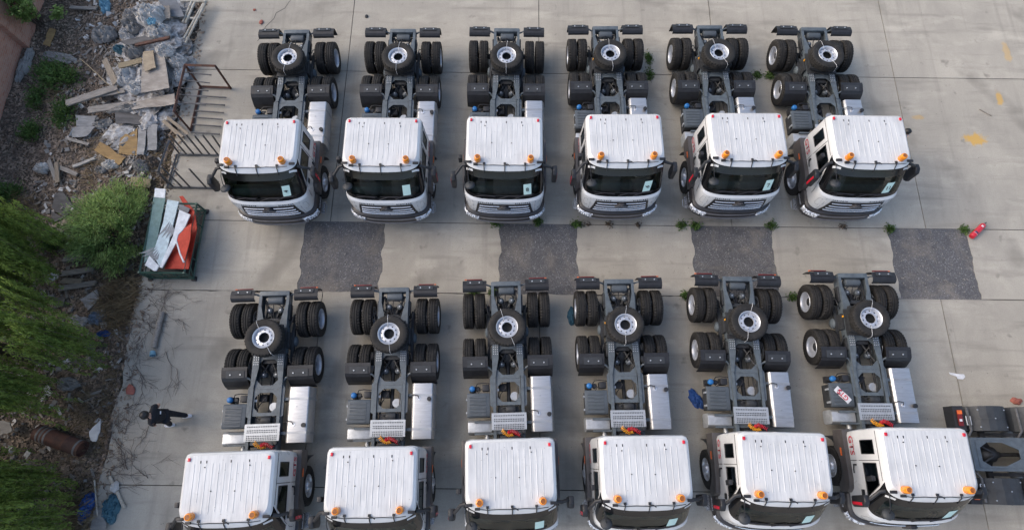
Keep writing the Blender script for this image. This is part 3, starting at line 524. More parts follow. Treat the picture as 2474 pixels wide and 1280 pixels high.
# --- frame
def oct_loop(x, d0, d1, cx, cd_):
    return [(-x + cx, d0), (x - cx, d0), (x, d0 + cd_), (x, d1 - cd_), (x - cx, d1), (-x + cx, d1), (-x, d1 - cd_), (-x, d0 + cd_)]
def outer_loop(x, d0, d1, inn):
    o = []
    for (a, b) in inn:
        o.append((max(-x, min(x, a * 1.001)), b)); 
    return [(inn[0][0], d0), (inn[1][0], d0), (x, inn[2][1]), (x, inn[3][1]), (inn[4][0], d1), (inn[5][0], d1), (-x, inn[6][1]), (-x, inn[7][1])]
def cross_plate(d0, d1, h0, h1, root, x=.333, hx=.30, c=.12):
    inn = oct_loop(hx, h0, h1, c, c); m = MB(); m.holeplate(outer_loop(x, d0, d1, inn), inn, 1.005, 1.018)
    # corner triangles
    o = outer_loop(x, d0, d1, inn)
    for (sx, dd, i, j) in ((-1, d0, 0, 7), (1, d0, 1, 2), (1, d1, 4, 3), (-1, d1, 5, 6)):
        m.prism([o[i], (sx * x, dd), o[j]], 1.0052, 1.0178, 'z')
    m.prism([(-x, d0), (x, d0), (x, d0 + .02), (-x, d0 + .02)], .80, 1.004, 'z')
    return part('cross_plate', m, 'chassis', root)
def rails(root, dend):
    for s in (-1, 1):
        m = MB(); m.prism([(s * .400, -.72), (s * .426, -.72), (s * .426, dend), (s * .400, dend)], .77, 1.043, 'z')
        m.prism([(s * .345, -.72), (s * .426, -.72), (s * .426, dend), (s * .345, dend)], 1.0432, 1.054, 'z')
        m.prism([(s * .345, -.72), (s * .426, -.72), (s * .426, dend), (s * .345, dend)], .758, .7698, 'z')
        part('side_rail', m, 'chassis', root)
def rear_beam(root):
    m = MB(); m.prism([(-.40, -.735), (.40, -.735), (.426, -.70), (.426, -.60), (-.426, -.60), (-.426, -.70)], .80, 1.062, 'z')
    part('rear_crossmember', m, 'chassis', root, bevel=.012)
rails(truck, 5.75); rear_beam(truck)
cross_plate(1.08, 2.03, 1.22, 1.93, truck, c=.15)
cross_plate(2.035, 2.75, 2.13, 2.66, truck, c=.13)
m = MB(); m.prism([(-.333, 2.98), (.333, 2.98), (.333, 3.5), (-.333, 3.5)], .99, 1.01, 'z'); part('cross_plate', m, 'chassis')
for s in (-1, 1):
    m = MB(); m.prism([(s * .42, -.30), (s * .345, -.30), (s * .22, .20), (s * .22, .45), (s * .42, .45)], 1.058, 1.072, 'z'); part('gusset', m, 'chassis')
    m = MB(); m.prism([(s * .43, 1.05), (s * .25, 1.05), (s * .25, 1.45), (s * .345, 2.0), (s * .43, 2.0)], 1.058, 1.070, 'z'); part('gusset', m, 'chassis')
    m = MB()
    for i in range(3):
        for j in range(5): m.cyl((s * (.275 + .055 * i), 1.10 + .065 * j, 0), .015, 1.0705, 1.088, 8)
    part('bolt', m, 'galv')['kind'] = 'stuff'
    m = MB(); m.prism([(s * .428, 1.9), (s * .50, 2.0), (s * .50, 2.75), (s * .428, 2.8)], 1.00, 1.02, 'z'); part('bracket', m, 'chassis')
    # leaf spring stack and trunnion
    m = MB()
    for k in range(6): 
        L = .78 - .10 * k; m.strip([(.665 - L, .74 - .05 * (L / .78) ** 2 * 2 - .018 * k), (.665, .80 - .018 * k - .02), (.665 + L, .74 - .05 * (L / .78) ** 2 * 2 - .018 * k)], s * .47, s * .56, .015)
    part('leaf_spring', m, 'chassis_dark')
    m = MB(); m.lathe([(.16, s * .44), (.15, s * .58), (.10, s * .62), (.001, s * .63)], 18, 'x', (0, .665, .62)); part('trunnion', m, 'chassis')
# air tank and brake chambers
m = MB(); m.lathe([(.001, -.235), (.08, -.232), (.118, -.205), (.124, -.18), (.124, .18), (.118, .205), (.08, .232), (.001, .235)], 24, 'x', (.015, -.49, .90)); part('air_tank', m, 'slate')
def drivetrain(root):
    for d in (0, 1.33):
        m = MB(); m.lathe([(.001, -.26), (.10, -.25), (.20, -.16), (.235, 0), (.20, .16), (.10, .26), (.07, .36), (.001, .37)], 20, 'y', (0, d, .58))
        m.lathe([(.14, -.20), (.09, -.32), (.085, -.66)], 14, 'x', (0, d, .54)); m.lathe([(.14, .20), (.09, .32), (.085, .66)], 14, 'x', (0, d, .54))
        part('axle_housing', m, 'chassis_dark', root)
        for s in (-1, 1):
            m = MB(); m.tube([(s * .05, d - .02, .84), (s * .30, d - .50 if d == 0 else d + .45, .90)], .028, 8); part('torque_rod', m, 'chassis_dark', root)
    m = MB(); m.tube([(0, 1.65, .62), (.02, 3.6, .72)], .055, 12); part('drive_shaft', m, 'chassis_dark', root)
    m = MB(); m.tube([(0, .35, .60), (0, 1.05, .60)], .05, 10); part('drive_shaft', m, 'chassis_dark', root)
drivetrain(truck)
for (x, d, z) in ((-.155, -.20, .80), (.155, -.20, .80), (-.17, 1.62, .76), (.17, 1.62, .76)):
    m = MB(); m.lathe([(.001, .13), (.05, .13), (.075, .115), (.09, .08), (.09, .0), (.07, -.06), (.001, -.07)], 18, 'z', (x, d, z)); o = part('brake_chamber', m, 'slate')
    m = MB(); m.cyl((x, d, z), .022, .131, .142, 8); part('cap', m, 'galv', o)
m = MB(); m.tube([(-.25, -.25, .93), (-.15, -.34, 1.0), (0, -.37, 1.0), (.15, -.33, .99), (.24, -.26, .93)], .013, 6); m.tube([(-.02, -.36, 1.0), (-.04, -.1, .9), (0, .1, .85)], .013, 6)
m.tube([(.30, -.3, .95), (.30, .1, .98), (.29, 1.0, .9)], .012, 6); part('air_line', m, 'plastic_black')
rr = random.Random(41)
for s in (-1, 1):
    for q in range(3):
        x0 = s * (.30 - .03 * q); m = MB(); m.tube([(x0 + rr.uniform(-.03, .03), d, .90 - .04 * q + rr.uniform(-.03, .03)) for d in (-.5, -.2, .2, .7, 1.1, 1.5, 1.9, 2.3, 2.7, 3.2, 3.7)], .013, 5); part('air_line', m, 'plastic_black')
    m = MB(); m.tube([(s * .30, -.1, .98), (s * .20, .05, 1.02), (s * .05, .12, .92), (s * .12, -.12, .90)], .012, 5); part('air_line', m, 'plastic_black')
    m = MB(); m.tube([(s * .28, 1.30, .95), (s * .15, 1.42, 1.0), (s * .06, 1.55, .90), (s * .17, 1.62, .88)], .013, 5); part('air_line', m, 'plastic_black')
    m = MB(); m.tube([(s * .43, .30, .88), (s * .52, .20, .98), (s * .56, .0, .96), (s * .58, -.15, .75)], .014, 5); part('brake_hose', m, 'plastic_black'); m = MB(); m.tube([(s * .43, 1.05, .88), (s * .53, 1.15, .98), (s * .57, 1.33, .92)], .014, 5); part('brake_hose', m, 'plastic_black')
    for (xb, d0, d1, z0) in ((.50, .45, .90, .62), (.47, 1.15, 1.5, .80), (.47, -.35, .1, .80)):
        m = MB(); m.box(s * .43, s * xb, d0, d1, z0, 1.0); part('spring_bracket', m, 'chassis_dark', bevel=.01)
for (xb, d0, d1, z0, z1) in ((.33, .05, .16, .72, .98), (.33, 1.06, 1.14, .66, .98), (.20, 1.16, 1.32, .78, .93)):
    m = MB(); m.box(-xb, xb, d0, d1, z0, z1); part('crossmember', m, 'chassis_dark', bevel=.015)
m = MB(); m.box(-.25, -.05, 2.15, 2.35, .62, .80); m.tube([(-.2, 2.1, .85), (-.05, 2.25, .90), (-.22, 2.45, .86), (-.28, 2.7, .9)], .014, 5); part('junction_box', m, 'plastic_black', bevel=.015)
# fifth wheel under the spare
m = MB(); m.box(-.46, .46, .35, 1.10, 1.075, 1.12); m.box(-.40, -.25, .45, .95, 1.121, 1.22); m.box(.25, .40, .45, .95, 1.121, 1.22)
m.prism([(-.40, .30), (.40, .30), (.46, .60), (.46, 1.02), (.18, 1.10), (-.18, 1.10), (-.46, 1.02), (-.46, .60)], 1.2205, 1.325, 'z'); part('fifth_wheel', m, 'chassis_dark')
m = MB(); m.box(-.475, -.44, .52, .57, 1.0, 1.07); part('tag_plate', m, 'hose_yellow', bevel=.006)
# mudguards
for s in (-1, 1):
    m = MB(); m.strip([(1.42, 1.085), (1.50, 1.095), (1.70, 1.06), (1.78, .99), (1.90, .78), (1.95, .58)], s * .55, s * 1.25, .014); o = part('mudguard', m, 'plastic_black')
    m = MB(); m.strip([(1.52, 1.108), (1.715, 1.075)], s * .62, s * 1.12, .012); part('mount_plate', m, 'mount', o)
    m = MB()
    for x in (.72, 1.00): m.cyl((s * x, 1.63, 0), .020, 1.100, 1.125, 8)
    part('bolt', m, 'galv', o)['kind'] = 'stuff'
    m = MB(); m.tube([(s * .42, 1.82, .95), (s * .50, 1.74, 1.02), (s * .66, 1.67, 1.05)], .026, 8); part('mudguard_stay', m, 'chassis')
    m = MB(); m.strip([(-.465, .97), (-.49, 1.03), (-.54, 1.075), (-.62, 1.085), (-.76, 1.045), (-.80, .88), (-.82, .64)][::-1], s * .56, s * 1.24, .014); o = part('mudguard', m, 'plastic_black')
    m = MB(); m.strip([(-.775, 1.062), (-.645, 1.102)], s * .66, s * 1.12, .012); part('mount_plate', m, 'mount', o)
    m = MB()
    for x in (.76, 1.02): m.cyl((s * x, -.705, 0), .020, 1.085, 1.112, 8)
    part('bolt', m, 'galv', o)['kind'] = 'stuff'
    m = MB(); m.tube([(s * .42, -.62, .95), (s * .56, -.66, 1.0), (s * .72, -.66, 1.05)], .026, 8); part('mudguard_stay', m, 'chassis')
    m = MB(); m.box(s * .68, s * 1.13, -.858, -.83, .89, .94); o = part('tail_lamp', m, 'lamp_dark', bevel=.008)
    m = MB(); m.box(s * 1.135, s * 1.19, -.856, -.83, .89, .94); part('indicator', m, 'lamp_orange', o, bevel=.006)
# fuel tank
m = MB(); m.prism([(.60, .50), (.66, .43), (1.14, .43), (1.21, .50), (1.215, .90), (1.16, 1.02), (.66, 1.02), (.60, .96)], 1.99, 3.47, 'y')
tank = part('fuel_tank', m, 'alu', bevel=.022, smooth=50)
for d in (2.28, 3.18):
    m = MB(); m.strip([(1.222, .45), (1.223, .91), (1.163, 1.028), (.66, 1.028), (.592, .96), (.592, .45)], d, d + .06, .010, 'y'); part('strap', m, 'steel_strap', tank)
m = MB(); m.cyl((1.09, 3.02, 0), .045, 1.021, 1.055, 14); m.cyl((1.09, 3.02, 0), .062, 1.055, 1.10, 10); part('filler_cap', m, 'plastic_black', tank)
m = MB(); m.cyl((.80, 3.0, 0), .05, 1.021, 1.034, 14); part('sender_plate', m, 'chrome', tank)
m = MB(); m.tube([(.80, 3.0, 1.04), (.78, 2.93, 1.09), (.66, 2.9, 1.07), (.50, 2.95, .98)], .012, 6); part('sender_wire', m, 'ink', tank)
m = MB(); m.cyl((.86, 2.52, 0), .018, 1.021, 1.03, 8); part('drain_plug', m, 'steel_strap', tank)
m = MB()
for d in (2.30, 3.20): m.box(.427, .60, d - .03, d + .05, .50, .98)
part('tank_bracket', m, 'chassis')
# battery box with ribbed lid
m = MB(); m.box(-1.11, -.53, 2.44, 3.04, .52, .93); bat = part('battery_box', m, 'chassis_dark', bevel=.01)
m = MB(); m.prism([(2.40, .931), (3.06, .931), (3.05, .985), (3.01, 1.01), (2.45, 1.01), (2.41, .985)], -1.135, -.51, 'x'); lid = part('lid', m, 'slate', bat, bevel=.012)
m = MB()
for k in range(6):
    d = 2.49 + .095 * k; m.prism([(d, 1.011), (d + .055, 1.011), (d + .045, 1.026), (d + .01, 1.026)], -1.06, -.62, 'x')
part('lid', m, 'slate', bat)
m = MB()
for d in (2.55, 2.9): m.box(-1.165, -1.137, d, d + .05, .80, .97)
part('latch', m, 'galv', bat)
# valve block, blue cap, coolant pieces
m = MB(); m.cyl((-.99, 2.29, 0), .085, .72, .93, 14); m.box(-1.08, -.90, 2.20, 2.38, .60, .72); part('urea_pump', m, 'plastic_black')
m = MB(); m.lathe([(.078, .935), (.082, .98), (.070, 1.02), (.05, 1.035), (.001, 1.035)], 14, 'z', (-.99, 2.29, 0)); part('blue_cap', m, 'blue_cap')
m = MB(); m.box(-.72, -.52, 2.18, 2.36, .72, .98); part('valve_box', m, 'plastic_black', bevel=.03)
m = MB(); m.tube([(-.92, 2.28, .92), (-.85, 2.16, 1.0), (-.72, 2.14, 1.0), (-.5, 2.16, .98)], .014, 6); m.tube([(-.90, 2.32, .9), (-.82, 2.40, .95), (-.74, 2.3, .97)], .014, 6); m.lathe([(.05, .0), (.07, .03), (.05, .06), (.001, .06)], 10, 'z', (-.84, 2.29, .88)); part('hose', m, 'plastic_black')
m = MB(); m.box(-.335, -.26, 2.30, 2.36, .93, .96); part('tag_plate', m, 'label_white')
# silencer and exhaust
m = MB(); m.prism([(3.12, .45), (3.17, .38), (3.44, .38), (3.50, .45), (3.50, .80), (3.44, .89), (3.18, .89), (3.12, .80)], -1.12, -.47, 'x'); sil = part('silencer', m, 'silver_box', bevel=.02)
for d in (3.15, 3.46):
    m = MB(); m.box(-.94, -.43, d, d + .05, .897, .95); part('bracket', m, 'chassis', sil)
m = MB(); m.tube([(-.60, 3.49, .70), (-.60, 3.60, .72), (-.58, 3.75, .72), (-.50, 4.1, .72)], .062, 14); m.lathe([(.072, .0), (.072, .05)], 14, 'y', (-.60, 3.56, .715)); part('exhaust_pipe', m, 'galv')
m = MB(); m.lathe([(.001, .02), (.12, .02), (.12, -.22), (.10, -.25), (.001, -.25)], 20, 'z', (.17, 2.50, .82)); part('air_dryer', m, 'silver_box')
# catwalk deck with punched holes
def deck():
    m = MB(); x0, x1, d0, d1 = -.471, .471, 2.96, 3.395; rws = [.07, .165, .215, .31, .36, .43]
    xs = 18; cw = (x1 - x0 - .12) / xs; band = [(0, .045)]
    z0, z1 = 1.078, 1.086
    def rect(a, b, c, d): m.box(a, b, c, d, z0, z1)
    edges = [d0, d0 + .035]
    cur = d0
    for r0 in (.045, .14, .19, .285, .335, .38):
        c0 = d0 + r0; c1 = c0 + .05
        if c0 - cur > .001: rect(x0, x1, cur, c0)
        rect(x0, x0 + .06, c0, c1); rect(x1 - .06, x1, c0, c1)
        for k in range(xs):
            a = x0 + .06 + k * cw; b = a + cw; mx, md = (a + b) / 2, (c0 + c1) / 2; r = .0175
            outer = [(a, c0), (mx, c0), (b, c0), (b, md), (b, c1), (mx, c1), (a, c1), (a, md)]
            inner = [(mx + r * math.cos(R(225 + 45 * i)), md + r * math.sin(R(225 + 45 * i))) for i in range(8)]
            m.holeplate(outer, inner, z0, z1)
        cur = c1
    rect(x0, x1, cur, d1)
    m.box(x0, x1, d0 - .003, d0, 1.04, 1.085); m.box(x0, x1, d1, d1 + .003, 1.04, 1.085)
    return m
dk = deck(); me = dk.mesh('deck_plate', 'galv', True, 0, 0); link('deck_plate', me, truck)
# gearbox bits between deck and cab, coiled air hoses
m = MB(); m.box(-.28, .28, 2.78, 3.8, .55, .92); m.lathe([(.001, -.14), (.10, -.13), (.12, 0), (.10, .13), (.001, .14)], 14, 'x', (.05, 2.86, .96)); m.tube([(-.2, 2.82, .97), (-.1, 2.80, 1.0), (.1, 2.80, 1.0), (.2, 2.84, .97), (.1, 2.9, 1.0), (-.1, 2.9, 1.0), (-.2, 2.84, .97)], .013, 6); part('gearbox', m, 'chassis_dark', bevel=.015)
def coil(path, rad_, turns, r):
    pts = [Vector(p) for p in path]; m = MB(); out = []; n = turns * 9
    for i in range(n + 1):
        t = i / n * (len(pts) - 1); k = min(int(t), len(pts) - 2); c = pts[k].lerp(pts[k + 1], t - k); ax = (pts[k + 1] - pts[k]).normalized()
        a = ax.orthogonal().normalized(); b = ax.cross(a); an = i / 9 * 2 * math.pi
        out.append(c + (a * math.cos(an) + b * math.sin(an)) * rad_)
    m.tube(out, r, 5); return m
part('air_hose', coil([(-.02, 3.50, 1.13), (.02, 3.43, 1.17), (.16, 3.47, 1.14), (.30, 3.55, 1.12)], .045, 11, .011), 'hose_red')
part('air_hose', coil([(-.20, 3.40, 1.13), (-.12, 3.50, 1.14), (.0, 3.54, 1.12), (.10, 3.52, 1.11)], .045, 9, .011), 'hose_yellow')
m = MB(); m.box(-.25, .38, 3.56, 3.62, .95, 1.12); m.cyl((.30, 3.50, 0), .06, 1.05, 1.16, 12); m.cyl((.40, 3.46, 0), .05, 1.05, 1.15, 12); part('hose_stand', m, 'plastic_black', bevel=.008)

# --- cab
CABT = [(1.10, 1.09, 3.72, 5.955), (1.50, 1.130, 3.70, 5.965), (1.75, 1.145, 3.69, 5.945), (1.89, 1.147, 3.685, 5.915), (1.955, 1.130, 3.68, 5.845),
        (2.06, 1.122, 3.68, 5.795), (2.56, 1.092, 3.67, 5.50), (2.67, 1.085, 3.67, 5.42), (2.76, 1.075, 3.68, 5.36), (2.83, 1.055, 3.70, 5.30), (2.868, 1.01, 3.745, 5.24)]
NE, DEP = 3.0, .44
def cabp(z):
    for a, b in zip(CABT, CABT[1:]):
        if z <= b[0]:
            t = max(0, (z - a[0]) / (b[0] - a[0])); return [a[i] + (b[i] - a[i]) * t for i in (1, 2, 3)]
    return list(CABT[-1][1:])
def front_d(x, z, off=0):
    w_, dr, df = cabp(z); f = min(1, abs(x) / w_); return df - DEP + DEP * (1 - f ** NE) ** (1 / NE) + off
XF = [0, .2, .4, .55, .68, .78, .86, .915, .955, .982, .996, 1.0]
XA = [-x for x in XF[::-1]] + XF[1:]
def cab_ring(row):
    z, w_, dr, df = row; ds = df - DEP; pts = []
    for f in XA: pts.append((w_ * f, ds + DEP * max(0, 1 - abs(f) ** NE) ** (1 / NE), z))
    sd_ = [ds - .07, 4.50, 4.37, 4.28, 3.96, dr + .12]
    rgt = [(w_, d, z) for d in sd_]; cor = [(w_ - .035, dr + .035, z), (w_ - .12, dr, z)]
    pts += rgt + cor + [(0, dr, z)] + [(-x, d, q) for (x, d, q) in cor[::-1]] + [(-x, d, q) for (x, d, q) in rgt[::-1]]
    return pts
rings = [cab_ring(r_) for r_ in CABT]; NP = len(rings[0]); NAX = len(XA)
shell, wind, band, gl_l, gl_r, q_l, q_r = (MB() for _ in range(7))
for i in range(len(rings) - 1):
    for k in range(NP):
        j = (k + 1) % NP; quad = [rings[i][k], rings[i][j], rings[i + 1][j], rings[i + 1][k]]; t = shell
        arc = k < NAX - 1
        if arc:
            inner = abs(XA[k]) <= .93 and abs(XA[k + 1]) <= .93
            if i == 5: t = wind if inner else band
            elif i in (4, 6, 7): t = band
        elif i == 5:
            c = k - (NAX - 1)
            if c == 1: t = gl_r
            elif c == 4: t = q_r
            if k == NP - 2: t = gl_l
            elif k == NP - 5: t = q_l
        t.add(quad, [(0, 1, 2, 3)])
top = [(x * .985, 4.5 + (d - 4.5) * .985, z + .012) for (x, d, z) in rings[-1]]
for k in range(NP):
    j = (k + 1) % NP; shell.add([rings[-1][k], rings[-1][j], top[j], top[k]], [(0, 1, 2, 3)])
shell.add(rings[0], [tuple(range(NP))])
def welded(m, name, mat, smooth=38, parent=None):
    me = m.mesh(name, mat, True, 0, 0); bm = bmesh.new(); bm.from_mesh(me); bmesh.ops.remove_doubles(bm, verts=bm.verts, dist=1e-4); bmesh.ops.recalc_face_normals(bm, faces=bm.faces); bm.to_mesh(me); bm.free()
    me.polygons.foreach_set('use_smooth', [True] * len(me.polygons)); me.set_sharp_from_angle(angle=R(smooth)); return link(name, me, parent or truck)
cab = welded(shell, 'cab_shell', 'cab_white', 30)
ws = welded(wind, 'windscreen', 'glass'); welded(band, 'screen_surround', 'gloss_black')
for mm, nm in ((gl_l, 'door_window'), (gl_r, 'door_window'), (q_l, 'quarter_window'), (q_r, 'quarter_window')): welded(mm, nm, 'glass')
# roof panel with pressed ribs
m = MB(); m.add(top, [tuple(range(NP))])
for x in (-.80, -.66, -.52, -.37, -.22, -.08, .06, .20, .34, .48, .62, .76):
    L_ = (.34, .10, .36, .30)[int(abs(x) * 50) % 4]
    m.add([(x - .013, 3.93, 2.881), (x + .013, 3.93, 2.881), (x + .013, 4.7 + L_, 2.881), (x - .013, 4.7 + L_, 2.881), (x - .005, 3.95, 2.8855), (x + .005, 3.95, 2.8855), (x + .005, 4.68 + L_, 2.8855), (x - .005, 4.68 + L_, 2.8855)], [(0, 1, 5, 4), (1, 2, 6, 5), (2, 3, 7, 6), (3, 0, 4, 7), (4, 5, 6, 7)])
part('roof_panel', m, 'roof_white', smooth=0)
m = MB()
for (x, d) in ((-.55, 4.02), (.50, 4.0), (-.35, 4.55), (.20, 4.56)): m.cyl((x, d, 0), .014, 2.8805, 2.9, 8)
for x in (-.66, -.52, .05, .48): m.box(x - .012, x + .012, 3.87, 3.93, 2.8805, 2.884)
part('roof_plug', m, 'ink', smooth=0)['kind'] = 'stuff'
for s in (-1, 1):
    m = MB(); m.prism([(s * .905, 3.80), (s * .965, 3.80), (s * .965, 3.875), (s * .935, 3.885), (s * .905, 3.875)], 2.872, 2.915, 'z'); part('marker_lamp', m, 'lamp_red', bevel=.008)
    m = MB(); m.box(s * .727 - .085, s * .727 + .085, 5.03, 5.17, 2.8805, 2.886); bp = part('beacon', m, 'cab_white')
    m = MB(); m.lathe([(.088, 2.887), (.094, 2.91), (.088, 2.935), (.092, 2.94), (.090, 3.04), (.078, 3.075), (.056, 3.085)], 22, 'z', (s * .727, 5.08, 0)); part('lens', m, 'amber', bp)
    m = MB(); m.lathe([(.056, 3.0855), (.05, 3.078), (.001, 3.078)], 22, 'z', (s * .727, 5.08, 0)); part('lens_cap', m, 'amber_core', bp)
# wiring and wires over the roof front
m = MB(); m.tube([(-.80, 5.22, 2.90), (-.55, 5.25, 2.895), (-.3, 5.24, 2.90), (0, 5.25, 2.895), (.3, 5.235, 2.90), (.6, 5.25, 2.895), (.86, 5.22, 2.89)], .010, 5)
for x in (-.55, .02, .58):
    m.tube([(x, 5.20, 2.89), (x, 5.27, 2.88), (x, front_d(x, 2.80, .008), 2.80), (x, front_d(x, 2.70, .012), 2.70)], .013, 5); m.box(x - .03, x + .03, 5.16, 5.22, 2.881, 2.91)
m.box(-.84, -.72, 5.19, 5.25, 2.875, 2.93); m.tube([(.02, 5.22, 2.9), (.10, 5.23, 2.93), (.16, 5.27, 2.92)], .014, 5)
part('roof_cable', m, 'plastic_black', smooth=40)
for s in (-1, 1):
    m = MB(); m.box(s * .90, s * 1.06, 5.10, 5.17, 2.862, 2.90); part('clearance_lamp', m, 'plastic_black', bevel=.01)
    m = MB(); rws = []
    for (f, z) in ((.80, 2.74), (.90, 2.72), (.97, 2.66)):
        x = s * f * 1.08; rws.append([(x, front_d(x, z, .012), z), (x, front_d(x, z - .05, .014), z - .05)])
    m.grid(rws); part('corner_trim', m, 'cab_white')
# doors, handles, seams, lettering
def side_x(z): return cabp(z)[0]
for s in (-1, 1):
    rws = []
    for z in (1.53, 1.65, 1.75, 1.85, 1.93, 2.0): 
        w_ = side_x(z); rws.append([(s * (w_ + .006), d, z) for d in (4.455, 4.7, 5.0, cabp(z)[2] - DEP - .075)])
    m = MB(); m.grid(rws); door = part('door', m, 'cab_white')
    m = MB(); m.tube([(s * (side_x(z) + .004), 4.435, z) for z in (1.5, 1.75, 1.95, 2.3, 2.6, 2.7)], .007, 4); m.tube([(s * (side_x(z) + .004), cabp(z)[2] - DEP - .04, z) for z in (1.5, 1.75, 1.95, 2.1)], .007, 4); m.tube([(s * (side_x(2.7) + .004), d, 2.70) for d in (3.75, 4.4, 4.9)], .007, 4); part('seam', m, 'ink', door)
    m = MB(); x = side_x(1.72) + .008; m.box(s * x, s * (x + .03), 4.52, 4.56, 1.68, 1.80); m.tube([(s * (x + .03), 4.54, 1.72), (s * (x + .04), 4.66, 1.70), (s * (x + .03), 4.74, 1.68)], .016, 6); part('handle', m, 'plastic_black', door)
    m = MB(); x = side_x(1.9) + .006; m.box(s * x, s * (x + .02), 5.12, 5.26, 1.86, 1.98); part('vent', m, 'plastic_black', door, bevel=.008)
    # window seals
    for (da, db, nm) in ((4.50, None, 'door_window'), (3.96, 4.28, 'q')):
        lo, hi = CABT[5], CABT[6]; b0 = db or lo[3] - DEP - .07; b1 = db or hi[3] - DEP - .07
        lp = [(s * (lo[1] + .003), da, lo[0]), (s * (lo[1] + .003), b0, lo[0]), (s * (hi[1] + .003), b1, hi[0]), (s * (hi[1] + .003), da, hi[0])]
        m = MB(); m.tube(lp + [lp[0]], .014, 5); part('window_seal', m, 'plastic_black')
    # wheel-arch fender
    prof = [(3.66, 1.50), (4.90, 1.52), (5.12, 1.46), (5.22, 1.30), (5.22, .98), (5.10, .98)] + [(4.576 + .60 * math.cos(R(a)), .55 + .66 * math.sin(R(a))) for a in (40, 60, 75, 90, 105, 120, 140)] + [(4.05, .98), (3.66, 1.02)]
    m = MB(); m.prism(prof, s * 1.00, s * 1.245, 'x'); fd = part('fender', m, 'fender_brown', bevel=.03, smooth=50)
    m = MB(); m.box(s * 1.246, s * 1.262, 4.12, 4.32, 1.30, 1.36); part('side_marker', m, 'lamp_orange', fd, bevel=.006)
    m = MB(); m.strip([(4.0, 1.0), (3.92, .92), (3.84, .72), (3.80, .50)][::-1], s * .88, s * 1.24, .014); part('mud_flap', m, 'plastic_black')
    # steps
    m = MB(); m.box(s * .98, s * 1.20, 5.24, 5.60, .86, .90); part('step', m, 'check_plate', bevel=.006); m = MB(); m.box(s * .98, s * 1.225, 5.24, 5.62, .48, .52); st = part('step', m, 'check_plate', bevel=.006)
    m = MB(); m.box(s * .90, s * .975, 5.20, 5.75, .45, 1.25); part('step_well', m, 'plastic_black', st)
    m = MB(); m.tube([(s * 1.24, 5.30, .46), (s * 1.25, 5.34, .43), (s * 1.25, 5.52, .43), (s * 1.24, 5.56, .46)], .012, 5); part('step_rail', m, 'galv', st)
    # mirrors
    fold = 0 if s < 0 else -.20
    hx, hd = s * 1.40, 5.36 + fold
    m = MB(); m.tube([(s * 1.06, 5.12, 2.70), (s * 1.18, 5.14, 2.66), (s * 1.33, hd - .06, 2.52), (hx, hd, 2.42)], [.045, .045, .04, .035], 8); arm = part('mirror_arm', m, 'plastic_black')
    m = MB(); m.prism([(hd - .14, 2.50), (hd + .02, 2.53), (hd + .14, 2.44), (hd + .16, 1.98), (hd + .08, 1.90), (hd - .10, 1.95)], s * 1.36, s * 1.49, 'x'); mh_ = part('mirror', m, 'plastic_black', bevel=.03, smooth=50)
    m = MB(); m.box(s * 1.491, s * 1.498, hd + .03, hd + .10, 1.98, 2.40); part('reflector', m, 'lamp_red', mh_)
    m = MB(); m.add([(s * 1.375, hd - .145, 2.46), (s * 1.475, hd - .145, 2.46), (s * 1.475, hd - .125, 2.0), (s * 1.375, hd - .125, 2.0)], [(0, 1, 2, 3)]); part('mirror_glass', m, 'mirror_glass', mh_, smooth=0)
    m = MB(); m.prism([(4.78, 2.62), (4.90, 2.62), (4.92, 2.38), (4.80, 2.36)], s * 1.19, s * 1.29, 'x') if s < 0 else m.box(1.10, 1.12, 4.8, 4.84, 2.3, 2.34); part('kerb_mirror', m, 'plastic_black', bevel=.02)
m = MB(); m.tube([(-1.0, 5.15, 2.74), (-1.0, 5.40, 2.70), (-.97, 5.58, 2.60), (-.95, 5.62, 2.52)], .011, 6); rm = part('mirror_arm', m, 'plastic_black')
m = MB(); m.lathe([(.001, .05), (.07, .044), (.12, .02), (.142, -.01), (.142, -.03), (.001, -.03)], 24, 'z'); part('round_mirror', m, 'mount', rm, loc=(-.95, -5.64, 2.48), rot=(R(-20), R(-8), 0))
# wipers and cowl
for (x0, x1) in ((-.82, -.25), (-.15, .42), (.30, .80)):
    m = MB(); m.tube([(x0, front_d(x0, 2.0, .02), 2.0), ((x0 + x1) / 2, front_d((x0 + x1) / 2, 2.10, .03), 2.10), (x1, front_d(x1, 2.07, .025), 2.075)], .014, 5)
    m.tube([(x, front_d(x, 2.10, .022), 2.095) for x in [x0 + .05 + (x1 - x0) * k / 4 for k in range(5)]], .010, 4); part('wiper', m, 'ink')
# front panel: grille with bright bars, emblem, badges, bumper, lamps
def frow(x0, x1, z0f, z1f, off, n=20):
    rws = []
    for k in range(n + 1):
        x = x0 + (x1 - x0) * k / n; a, b = z0f(x), z1f(x); rws.append([(x, front_d(x, a, off), a), (x, front_d(x, (a + b) / 2, off), (a + b) / 2), (x, front_d(x, b, off), b)])
    return rws
def gx(z): return .76 + (1.80 - z) * .16
rws = []
for z in (1.13, 1.3, 1.45, 1.65, 1.81):
    rws.append([(gx(z) * k / 12, front_d(gx(z) * k / 12, z, .012), z) for k in range(-12, 13)])
m = MB(); m.grid(rws); gr = part('grille', m, 'plastic_black')
for (z, hh, dip) in ((1.70, .022, .0), (1.555, .026, .02), (1.41, .026, .03), (1.275, .024, .03)):
    X = gx(z) - .07; m = MB(); sec = []
    for k in range(-14, 15):
        x = X * k / 14; zz = z - dip * (1 - (k / 14) ** 2) + .01
        sec.append([(x, front_d(x, zz, .014), zz + hh), (x, front_d(x, zz, .030), zz + hh * .6), (x, front_d(x, zz, .034), zz), (x, front_d(x, zz, .014), zz - .012)])
    m.grid(sec); part('grille_bar', m, 'chrome', gr)
m = MB()
